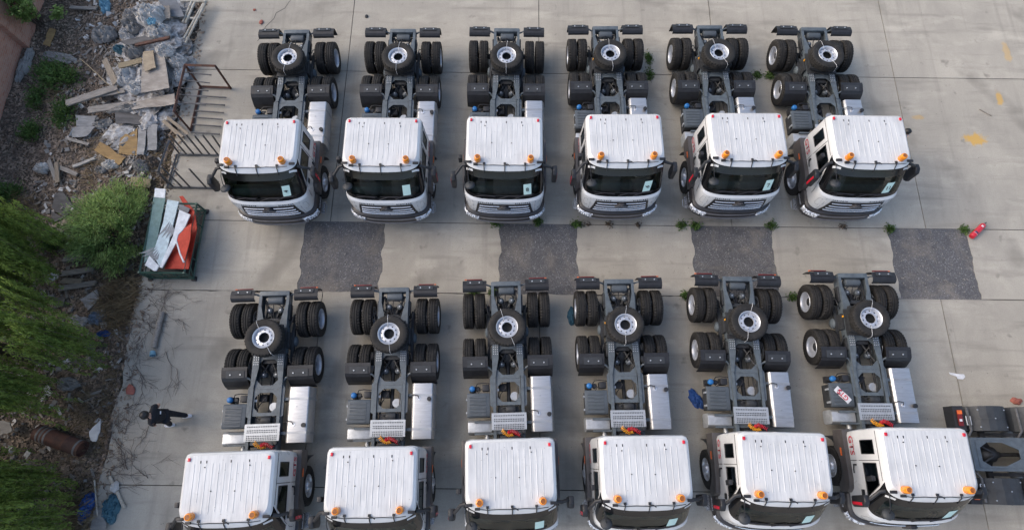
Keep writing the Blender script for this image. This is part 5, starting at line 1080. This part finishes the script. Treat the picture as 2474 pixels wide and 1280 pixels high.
# ---------------------------------------------------------------- vegetation
def quads(name, data, mat, parent=None, loc=None):
    vs = []; fs = []
    for (p, u, v) in data:
        o = len(vs); vs += [(p - u - v)[:], (p + u - v)[:], (p + u + v)[:], (p - u + v)[:]]; fs.append((o, o + 1, o + 2, o + 3))
    me = bpy.data.meshes.new(name); me.from_pydata(vs, [], fs); me.materials.append(MAT[mat]); return link(name, me, parent, loc)
def rv(k=1.0): return Vector((rnd.gauss(0, 1), rnd.gauss(0, 1), rnd.gauss(0, 1))).normalized() * k
def leafq(p, L, W_, dr_=None):
    u = (dr_ + rv(.5)).normalized() if dr_ else rv(); v = u.cross(rv()); v = v.normalized() if v.length > 1e-6 else u.orthogonal().normalized()
    return (p, u * L, v * W_)
def willow(label, cx, cy, rx, ry, H, seed, zend=(.5, 2.2), dens=1.0, group='willows at the left edge'):
    rnd.seed(seed); t = thing('willow_tree', label, 'tree', (cx, cy, soil_z(max(cx, -18), cy) - .05), 0, group)
    m = MB(); m.tube([(0, 0, 0), (.05, .03, H * .25), (.0, -.05, H * .5), (.05, 0, H * .72)], [.20, .16, .12, .07], 10)
    for k in range(7):
        a = k * 2 * math.pi / 7 + rnd.random(); m.tube([(0, 0, H * (.35 + .05 * k)), (rx * .35 * math.cos(a), ry * .35 * math.sin(a), H * .72), (rx * .75 * math.cos(a), ry * .75 * math.sin(a), H * .86)], [.08, .05, .02], 6)
    link('trunk', m.mesh('trunk', 'bark'), t)
    data = []; st = MB(); ncl = int(26 * dens)
    for c in range(ncl):
        a = rnd.uniform(0, 2 * math.pi); f = math.sqrt(rnd.uniform(.12, 1)); bx, by = rx * f * math.cos(a), ry * f * math.sin(a); zt = H * (1 - .42 * f * f) * rnd.uniform(.9, 1.02); ze0 = rnd.uniform(*zend)
        for s in range(rnd.randint(7, 13)):
            x, y = bx + rnd.gauss(0, .13), by + rnd.gauss(0, .13); z = zt + rnd.uniform(-.5, .2); ze = ze0 + rnd.uniform(-.3, .7); ox, oy = rnd.gauss(.03, .03) , rnd.gauss(-.07, .03)
            p = Vector((x, y, z)); pts = [p.copy()]
            L = 0
            while p.z > ze:
                stp = .055; p = p + Vector((ox * stp + rnd.gauss(0, .006), oy * stp + rnd.gauss(0, .006), -stp)); pts.append(p.copy())
                for _ in range(3):
                    data.append(leafq(p + rv(.05), .045, .010, Vector((rnd.gauss(0, .28), rnd.gauss(0, .28), -1))))
            if s % 4 == 0 and len(pts) > 8: st.tube(pts[::8], .006, 3, False)
    quads('crown', data, 'leaf_willow', t); link('hanging_twigs', st.mesh('hanging_twigs', 'vine', smooth=0), t)
    return t
willow('weeping willow at the left edge, uppermost of three', -15.1, 5.5, 2.15, 1.25, 5.2, 11, (.4, 1.6), 1.2)
willow('weeping willow at the left edge, between the other two', -13.95, 2.65, 2.35, 1.65, 5.8, 12, (.4, 1.8), 1.6)
willow('weeping willow at the bottom left corner, lowest of three', -13.75, -1.25, 2.4, 1.6, 5.8, 13, (.3, 1.6), 1.9)
def bush(name, label, cx, cy, rx, ry, h, n, mat, seed, L=.05, W_=.011, cat='shrub', group=None, stems=26, z0=None):
    rnd.seed(seed); z0 = soil_z(cx, cy) - .02 if z0 is None else z0; t = thing(name, label, cat, (cx, cy, z0), 0, group)
    data = []; st = MB(); tips = []
    for k in range(stems):
        a = rnd.uniform(0, 6.283); f = math.sqrt(rnd.random()) * (1 + .38 * noise.noise(Vector((math.cos(a) * 1.6 + seed, math.sin(a) * 1.6, seed))) + (rnd.random() < .15) * rnd.uniform(0, .3)); ex, ey = rx * f * math.cos(a), ry * f * math.sin(a); ez = h * max(.25, 1 - .55 * f * f) * rnd.uniform(.6, 1.1)
        p0 = Vector((ex * .25, ey * .25, 0)); p1 = Vector((ex * .7, ey * .7, ez * .6)); p2 = Vector((ex, ey, ez)); st.tube([p0, p1, p2], [.016, .011, .004], 4, False); tips.append((p0, p1, p2))
    per = n // stems
    for (p0, p1, p2) in tips:
        for _ in range(per):
            t_ = rnd.uniform(.25, 1.0) ** .7; q = p0.lerp(p1, t_ * 2) if t_ < .5 else p1.lerp(p2, t_ * 2 - 1); sp = (.05 + .22 * t_ * min(1, h)) if h < 1.2 else (.035 + .075 * t_)
            data.append(leafq(q + Vector((rnd.gauss(0, sp), rnd.gauss(0, sp), rnd.gauss(0, sp * .6))), L * rnd.uniform(.7, 1.3), W_ * rnd.uniform(.8, 1.4), Vector((p2.x, p2.y, .5))))
    quads('foliage', data, mat, t); link('stem', st.mesh('stem', 'bark', smooth=0), t); return t
bush('leafy_bush', 'big light green bush left of the steel cage', B['bush'][0] + .15, B['bush'][1] - .05, 1.2, 1.5, 1.9, 20000, 'leaf_bush', 21, .036, .008, stems=120)
bush('dark_shrub', 'dark green shrub near the brick wall, upper left', B['bush2'][0], B['bush2'][1], .65, .55, .6, 2200, 'leaf_dark', 22, .045, .011, group='dark shrubs on the earth strip')
bush('dark_shrub', 'narrow dark shrub below the upper left shrub', B['bush6'][0] - .35, B['bush6'][1], .28, .65, .45, 1100, 'leaf_dark', 23, .045, .011, group='dark shrubs on the earth strip')
bush('dark_shrub', 'small round dark shrub below the brick wall foot', B['bush3'][0] + .1, B['bush3'][1], .32, .30, .35, 800, 'leaf_dark', 24, .045, .011, group='dark shrubs on the earth strip')
bush('dark_shrub', 'dark shrub at the left edge above the willows', B['bush4'][0], B['bush4'][1], .42, .5, .45, 1200, 'leaf_dark', 25, .045, .011, group='dark shrubs on the earth strip')
bush('dark_shrub', 'dark shrub hugging the brick wall foot', -16.0, 11.4, .25, .5, .4, 600, 'leaf_dark', 26, .045, .011, group='dark shrubs on the earth strip')
bush('dark_shrub', 'dark shrub between uppermost willow and the four slats', -14.4, 6.4, .45, .4, .4, 1000, 'leaf_dark', 27, .045, .011, group='dark shrubs on the earth strip')
bush('overhanging_tree', 'green tree crown hanging over the brick wall at top left', -16.75, 14.45, .95, .8, 3.6, 5000, 'leaf_bush', 28, .07, .022, 'tree', stems=30)
for k, (lab, p, r_) in enumerate(WEEDS):
    dry = 'withered' in lab; bush('weed', lab, p[0], p[1], r_ * (.6 if 'strip' not in lab else .35), r_ * (.34 if 'strip' not in lab else 1.7), .10 if not dry else .05, 240 if not dry else 60, 'leaf_weed' if not dry else 'leaf_dry', 40 + k, .034, .010, 'weed', 'weeds in the concrete joints', stems=10 if not dry else 6, z0=-.01)
# dead vines on the concrete: one tangle
rnd.seed(99); m = MB()
paths = [list(p) for p in VINES]
for _ in range(46):
    x, y = rnd.gauss(-11.0, .35), rnd.choice((rnd.uniform(-1.0, 1.8), rnd.uniform(1.5, 4.7), rnd.uniform(3.2, 4.8))); a = rnd.uniform(-2.2, 1.4); pth = [(x, y)]
    for q in range(rnd.randint(3, 6)):
        a += rnd.gauss(0, .35); x += .22 * math.cos(a); y += .22 * math.sin(a); pth.append((x, y))
    paths.append(pth)
for k, path in enumerate(paths):
    pts = []; r0 = rnd.uniform(.006, .011) if k < len(VINES) else rnd.uniform(.003, .006)
    for a, b in zip(path, path[1:]):
        for q in range(4): pts.append(Vector((a[0] + (b[0] - a[0]) * q / 4 + rnd.gauss(0, .015), a[1] + (b[1] - a[1]) * q / 4 + rnd.gauss(0, .015), .022 + rnd.uniform(0, .03))))
    m.tube(pts, [r0 * (1 - .7 * i / len(pts)) for i in range(len(pts))], 5)
    for _ in range(5):
        i = rnd.randrange(1, len(pts) - 1); dv = (pts[i + 1] - pts[i - 1]).normalized(); sd_ = Vector((-dv.y, dv.x, 0)) * rnd.choice((-1, 1)); L = rnd.uniform(.15, .5)
        m.tube([pts[i], pts[i] + (dv * .6 + sd_ * .4) * L * .5, pts[i] + (dv * .8 + sd_ * .5) * L + Vector((rnd.gauss(0, .03), rnd.gauss(0, .03), 0))], [.004, .003, .002], 4)
tag(link('dry_vines', m.mesh('dry_vines', 'vine')), 'tangle of thin dry brown vines trailing over the concrete edge', 'vines', kind='stuff')
# crumpled sheeting that fills the heap between the pieces
rnd.seed(5); m = MB()
for k in range(95):
    x, y = -12.35 + rnd.gauss(0, .55), 13.2 + rnd.gauss(0, 1.25)
    if x > -11.45: x = -11.45 - rnd.random() * .4
    sx, sy, h = rnd.uniform(.25, .6), rnd.uniform(.25, .6), rnd.uniform(.10, .28); z0 = soil_z(x, y); rows = []; sd0 = rnd.random() * 50
    for j in range(9):
        rw = []
        for i in range(9):
            u, v = i / 4 - 1, j / 4 - 1; xx, yy = u * math.sqrt(1 - v * v / 2), v * math.sqrt(1 - u * u / 2); r = math.hypot(xx, yy); q = Vector((xx * 2.2 + sd0, yy * 2.2, sd0)); rw.append((x + xx * sx + noise.noise(q * 1.3) * .10, y + yy * sy + noise.noise(q * 1.3 + Vector((9, 0, 0))) * .10, z0 + h * (1 - r * r * .9) * .6 + h * .5 * (1 - 2 * abs(noise.noise(q))) ))
        rows.append(rw)
    m.grid(rows)
tag(link('crumpled_sheeting', m.mesh('crumpled_sheeting', 'rubbish', smooth=20)), 'mass of dirty crumpled plastic sheeting filling the rubbish heap', 'rubbish', kind='stuff')
# leaf litter, straw, scraps: too many to count
data = []
for _ in range(52000):
    x = rnd.uniform(-17.0, -11.35) if rnd.random() < .985 else rnd.uniform(-11.4, -10.9); y = rnd.uniform(-4, 17); z = max(soil_z(x, y), .0 if x > -11.4 else -1)
    k = .5 + .5 * nz(x, y, .7, 8)
    if rnd.random() > .35 + k * .8: continue
    u = Vector((rnd.gauss(0, 1), rnd.gauss(0, 1), rnd.gauss(0, .35))).normalized(); v = u.cross(Vector((rnd.gauss(0, .4), rnd.gauss(0, .4), 1))).normalized()
    data.append((Vector((x, y, z + rnd.uniform(.005, .03))), u * rnd.uniform(.025, .06), v * rnd.uniform(.012, .028)))
tag(quads('leaf_litter', data, 'litter'), 'brown dead leaf litter covering the earth strip', 'leaves', kind='stuff')
data = []
for (k, n, rx, ry) in (('straw', 1500, .55, .9), ('straw2', 700, .45, .7), ('straw3', 500, .6, .7)):
    c = B[k]
    for _ in range(n):
        x, y = c[0] + rnd.gauss(0, rx * .5), c[1] + rnd.gauss(0, ry * .5)
        if x > -11.25 and rnd.random() < .7: continue
        z = max(soil_z(x, y), 0 if x > -11.38 else -1); u = Vector((rnd.gauss(0, 1), rnd.gauss(0, 1), rnd.uniform(-.2, .5))).normalized(); data.append((Vector((x, y, z + rnd.uniform(.03, .28))), u * rnd.uniform(.10, .30), u.orthogonal().normalized() * .006))
for (x0, y0, n) in ((-11.5, 2.0, 250), (-11.6, .6, 250), (-11.5, 9.0, 300), (-13.5, 9.0, 250), (-15.6, 12.0, 250), (-12.3, 1.2, 200)):
    for _ in range(n):
        x, y = x0 + rnd.gauss(0, .25), y0 + rnd.gauss(0, .6); u = Vector((rnd.gauss(0, 1), rnd.gauss(0, 1), rnd.uniform(-.1, .3))).normalized(); data.append((Vector((x, y, soil_z(x, y) + .08)), u * rnd.uniform(.08, .22), u.orthogonal().normalized() * .006))
tag(quads('dry_straw', data, 'straw'), 'dry yellow brown straw and grass stalks along the yard edge', 'straw', kind='stuff')
for (nm, mat, n, lab) in (('wood_chips', 'wood_grey', 1600, 'small grey broken wood pieces strewn through the heap'), ('film_shreds', 'film', 420, 'small white plastic shreds strewn through the heap'), ('rubble_bits', 'slab_grey', 700, 'small grey rubble pieces strewn over the earth strip')):
    m = MB()
    for _ in range(n):
        if rnd.random() < .6: x, y = -12.4 + rnd.gauss(0, .8), 12.6 + rnd.gauss(0, 2.0)
        else: x, y = rnd.uniform(-15.5, -11.4), rnd.uniform(-2, 15.5)
        if x > -11.35: x = -11.5 - rnd.random()
        L, W_, T_ = (rnd.uniform(.03, .17), rnd.uniform(.012, .04), .015) if nm == 'wood_chips' else (rnd.uniform(.03, .13), rnd.uniform(.03, .09), .012) if nm == 'film_shreds' else (rnd.uniform(.02, .07),) * 2 + (rnd.uniform(.02, .05),)
        rot = Matrix.Rotation(rnd.uniform(0, 6.28), 3, 'Z') @ Matrix.Rotation(rnd.gauss(0, .3), 3, 'X') @ Matrix.Rotation(rnd.gauss(0, .3), 3, 'Y'); z = soil_z(x, y) + .03
        m.box(x - L, x + L, y - W_, y + W_, z, z + T_, rot)
    tag(link(nm, m.mesh(nm, mat, smooth=0)), lab, 'debris', kind='stuff')
m = MB()
for _ in range(520):
    i = rnd.choice((1, 1, 3, 5, 7, 7)); x = rnd.uniform(xa[i] + .05, xa[i + 1] - .05); y = rnd.uniform(4.85, 7.0); s = rnd.uniform(.006, .022); m.box(x - s, x + s, y - s * .7, y + s * .7, -.014, -.014 + s, Matrix.Rotation(rnd.uniform(0, 6), 3, 'Z'))
tag(link('gravel', m.mesh('gravel', 'slab_grey', smooth=0)), 'loose pale gravel on the asphalt patches', 'gravel', kind='stuff')
# tall trees beyond the wall, outside the frame, that shade the left side
PLC = ('beyond the top left corner, farthest back', 'beyond the top left corner', 'behind the brick wall section with the pier', 'behind the lower brick wall section', 'behind the uppermost willow', 'behind the middle willow', 'behind the lowest willow', 'beyond the bottom left corner', 'beyond the bottom left corner, nearest')
for k in range(9):
    x, y, h, r_ = -25.0 + rnd.uniform(-.5, .5), 26 - 4.6 * k + rnd.uniform(-.5, .5), rnd.uniform(8.5, 10.0), 2.6
    rnd.seed(300 + k); t = thing('tall_tree', 'tall dense tree ' + PLC[k], 'tree', (x, y, -.6), 0, 'tall trees beyond the wall'); m = MB(); m.tube([(0, 0, 0), (.1, 0, h * .4), (0, .1, h * .85)], [.30, .22, .06], 10)
    for q in range(9):
        a = q * 2.4; z = h * (.3 + .06 * q); m.tube([(0, 0, z), (r_ * .4 * math.cos(a), r_ * .4 * math.sin(a), z + h * .06), (r_ * .8 * math.cos(a), r_ * .8 * math.sin(a), z + h * .10)], [.09, .06, .02], 6)
    link('trunk', m.mesh('trunk', 'bark'), t); data = []
    for _ in range(6500):
        d = rv(rnd.random() ** .4); z = h * (.57 + .44 * d.z); f = 1 + .25 * noise.noise(d * 2.2 + Vector((k * 7, 0, 0))); data.append(leafq(Vector((d.x * r_ * f, d.y * r_ * f, z)), .17, .10))
    quads('crown', data, 'leaf_dark', t)
# ---------------------------------------------------------------- people
def skin_mesh(name, V, E, Rr, mat, parent, root=0, sub=2):
    me = bpy.data.meshes.new(name); me.from_pydata(V, E, []); ob = bpy.data.objects.new(name, me); COL.objects.link(ob)
    md = ob.modifiers.new('s', 'SKIN'); md.use_smooth_shade = True; sv = me.skin_vertices[0].data if me.skin_vertices else None
    if sv is None:
        bpy.context.view_layer.objects.active = ob; bpy.context.view_layer.update(); sv = me.skin_vertices[0].data
    for i, r_ in enumerate(Rr): sv[i].radius = r_ if isinstance(r_, tuple) else (r_, r_); sv[i].use_root = (i == root)
    sb = ob.modifiers.new('u', 'SUBSURF'); sb.levels = sub; sb.render_levels = sub
    bpy.context.view_layer.update(); out = bpy.data.meshes.new_from_object(ob.evaluated_get(bpy.context.evaluated_depsgraph_get())); bpy.data.objects.remove(ob)
    out.materials.clear(); out.materials.append(MAT[mat]); out.polygons.foreach_set('use_smooth', [True] * len(out.polygons)); out.name = name
    return out
def person(label, base, F, J, shirt, name='person'):
    t = thing(name, label, 'person', base)
    F = Vector((F[0], F[1], 0)).normalized(); Rt = Vector((F.y, -F.x, 0))
    def X(f, r_, z): return (F * f + Rt * r_ + Vector((0, 0, z)))
    P_ = {k: X(*v) for k, v in J.items()}
    def sk(names, edges, rad_, mat, nm): 
        me = skin_mesh(nm, [P_[k] for k in names], [(names.index(a), names.index(b)) for a, b in edges], rad_, mat, t); return me
    nb = ['pel', 'sto', 'che', 'nec', 'hea', 'top', 'shR', 'elR', 'wrR', 'haR', 'shL', 'elL', 'wrL', 'haL', 'hiR', 'knR', 'anR', 'toR', 'hiL', 'knL', 'anL', 'toL']
    eb = [('pel', 'sto'), ('sto', 'che'), ('che', 'nec'), ('nec', 'hea'), ('hea', 'top'), ('che', 'shR'), ('shR', 'elR'), ('elR', 'wrR'), ('wrR', 'haR'), ('che', 'shL'), ('shL', 'elL'), ('elL', 'wrL'), ('wrL', 'haL'), ('pel', 'hiR'), ('hiR', 'knR'), ('knR', 'anR'), ('anR', 'toR'), ('pel', 'hiL'), ('hiL', 'knL'), ('knL', 'anL'), ('anL', 'toL')]
    rb = [.10, .09, .095, .050, .098, .075, .042, .040, .030, .034, .042, .040, .030, .034, .06, .045, .034, .030, .06, .045, .034, .030]
    body = sk(nb, eb, rb, 'skin', 'body')
    # fingers, thumb, nose and ears join the same body mesh
    bm = bmesh.new(); bm.from_mesh(body); ex = MB()
    for s in ('R', 'L'):
        h, w_ = P_['ha' + s], P_['wr' + s]; d = (h - w_).normalized(); sd_ = d.cross(Vector((0, 0, 1))).normalized(); dn = sd_.cross(d)
        for q, L in enumerate((.070, .080, .075, .060)):
            b0 = h + sd_ * (.030 - .020 * q) + d * .02; ex.tube([b0, b0 + d * L * .55 - dn * .012, b0 + d * L * .8 - dn * .045], [.010, .009, .007], 6)
        b0 = h + sd_ * .030 - d * .03; ex.tube([b0, b0 + sd_ * .03 + d * .03, b0 + sd_ * .03 + d * .065 - dn * .015], [.012, .010, .008], 6)
    hc = P_['hea']; ex.lathe([(.001, .03), (.012, .018), (.016, 0), (.001, -.012)], 8, 'z', hc + F * .103 + Vector((0, 0, -.01)))
    for s in (-1, 1): ex.lathe([(.001, .03), (.014, .012), (.014, -.012), (.001, -.03)], 8, 'z', hc + Rt * (.098 * s))
    ex.tube([hc + F * .10 + Rt * .02 + Vector((0, 0, -.055)), hc + F * .102 + Vector((0, 0, -.058)), hc + F * .10 - Rt * .02 + Vector((0, 0, -.055))], .006, 5)
    exm = ex.mesh('ex', 'skin'); bm.from_mesh(exm); bm.to_mesh(body); bm.free(); bpy.data.meshes.remove(exm); body.polygons.foreach_set('use_smooth', [True] * len(body.polygons))
    link('body', body, t)
    P_['slR'] = P_['shR'].lerp(P_['elR'], .60); P_['slL'] = P_['shL'].lerp(P_['elL'], .60); P_['che2'] = P_['che'].lerp(P_['nec'], .55)
    link('shirt', sk(['pel', 'sto', 'che', 'che2', 'shR', 'slR', 'shL', 'slL'], [('pel', 'sto'), ('sto', 'che'), ('che', 'che2'), ('che', 'shR'), ('shR', 'slR'), ('che', 'shL'), ('shL', 'slL')], [.160, .160, .168, .075, .092, .070, .092, .070], shirt, 'shirt'), t)
    P_['cfR'] = P_['knR'].lerp(P_['anR'], .98); P_['cfL'] = P_['knL'].lerp(P_['anL'], .98)
    link('trousers', sk(['pel', 'hiR', 'knR', 'cfR', 'hiL', 'knL', 'cfL'], [('pel', 'hiR'), ('hiR', 'knR'), ('knR', 'cfR'), ('pel', 'hiL'), ('hiL', 'knL'), ('knL', 'cfL')], [.145, .112, .085, .072, .112, .085, .072], 'trouser', 'trousers'), t)
    for s in ('R', 'L'):
        a, b = P_['an' + s], P_['to' + s]; d = (b - a); d.z = 0; d = d.normalized(); g0 = Vector((a.x, a.y, .035)); m = MB(); m.tube([g0 - d * .085, g0 - d * .03 + Vector((0, 0, .02)), g0 + d * .08 + Vector((0, 0, .008)), g0 + d * .17 - Vector((0, 0, .002)), g0 + d * .205 - Vector((0, 0, .005))], [.036, .056, .054, .048, .024], 10); link('shoe', m.mesh('shoe', 'shoe', smooth=60), t)
    m = MB(); rows = []
    for i in range(9):
        th = R(100) * i / 8; rw = []
        for k in range(21):
            ph = 2 * math.pi * k / 20; d = Vector((math.sin(th) * math.cos(ph), math.sin(th) * math.sin(ph), math.cos(th))); fr_ = d.dot(F); lim = .116 if not (fr_ > .55 and th > R(62)) else .09
            q = hc + Vector((0, 0, .025)) + Vector((d.x * lim, d.y * lim, d.z * (lim + .012))) - F * .012; rw.append(q[:])
        rows.append(rw)
    m.grid(rows); link('hair', m.mesh('hair', 'hair', smooth=80), t)
    return t, P_, F, Rt
b0 = (-9.42, .98, 0)
J1 = dict(pel=(0, 0, .93), sto=(.01, 0, 1.10), che=(.04, 0, 1.30), nec=(.085, 0, 1.46), hea=(.13, 0, 1.58), top=(.14, 0, 1.68), shR=(.03, .19, 1.39), elR=(.0, .31, 1.14), wrR=(.14, .14, 1.07), haR=(.20, .07, 1.06), shL=(.05, -.19, 1.39), elL=(.08, -.25, 1.11), wrL=(.22, -.13, 1.04), haL=(.28, -.07, 1.06), hiR=(-.01, .095, .88), knR=(-.06, .09, .48), anR=(-.25, .04, .10), toR=(-.10, .04, .04), hiL=(.01, -.095, .88), knL=(.13, -.10, .49), anL=(.22, -.16, .10), toL=(.36, -.16, .04))
p1, PP, F1, R1_ = person('person in black t-shirt and dark trousers walking while looking down at a phone', b0, (-1, -.12), J1, 'shirt_black')
m = MB(); q = [PP['sto'] + (PP['che'] - PP['sto']) * .8 - F1 * .158 + R1_ * a for a in (.02, .10)]; m.tube([q[0] + Vector((0, 0, .02)), q[1] + Vector((0, 0, .03))], .016, 5); link('logo', m.mesh('logo', 'label_white'), p1)
m = MB(); m.box(-.075, .075, -.036, .036, -.005, .005); ph_ = link('phone', m.mesh('phone', 'ink', bevel=.003), None, Vector(b0) + PP['haR'].lerp(PP['haL'], .5) + F1 * .05 + Vector((0, 0, .03)), (0, R(-20), .1)); tag(ph_, 'dark phone held in the hands of the walking person', 'phone')
J2 = dict(J1); J2.update(hiR=(0, .095, .88), knR=(.02, .10, .48), anR=(0, .11, .10), toR=(.14, .12, .04), hiL=(0, -.095, .88), knL=(.03, -.10, .48), anL=(.02, -.12, .10), toL=(.16, -.13, .04))
person('person with dark hair in a white shirt standing beside the rightmost upper truck', (11.93, 9.68, 0), (.2, -1), J2, 'shirt_white')
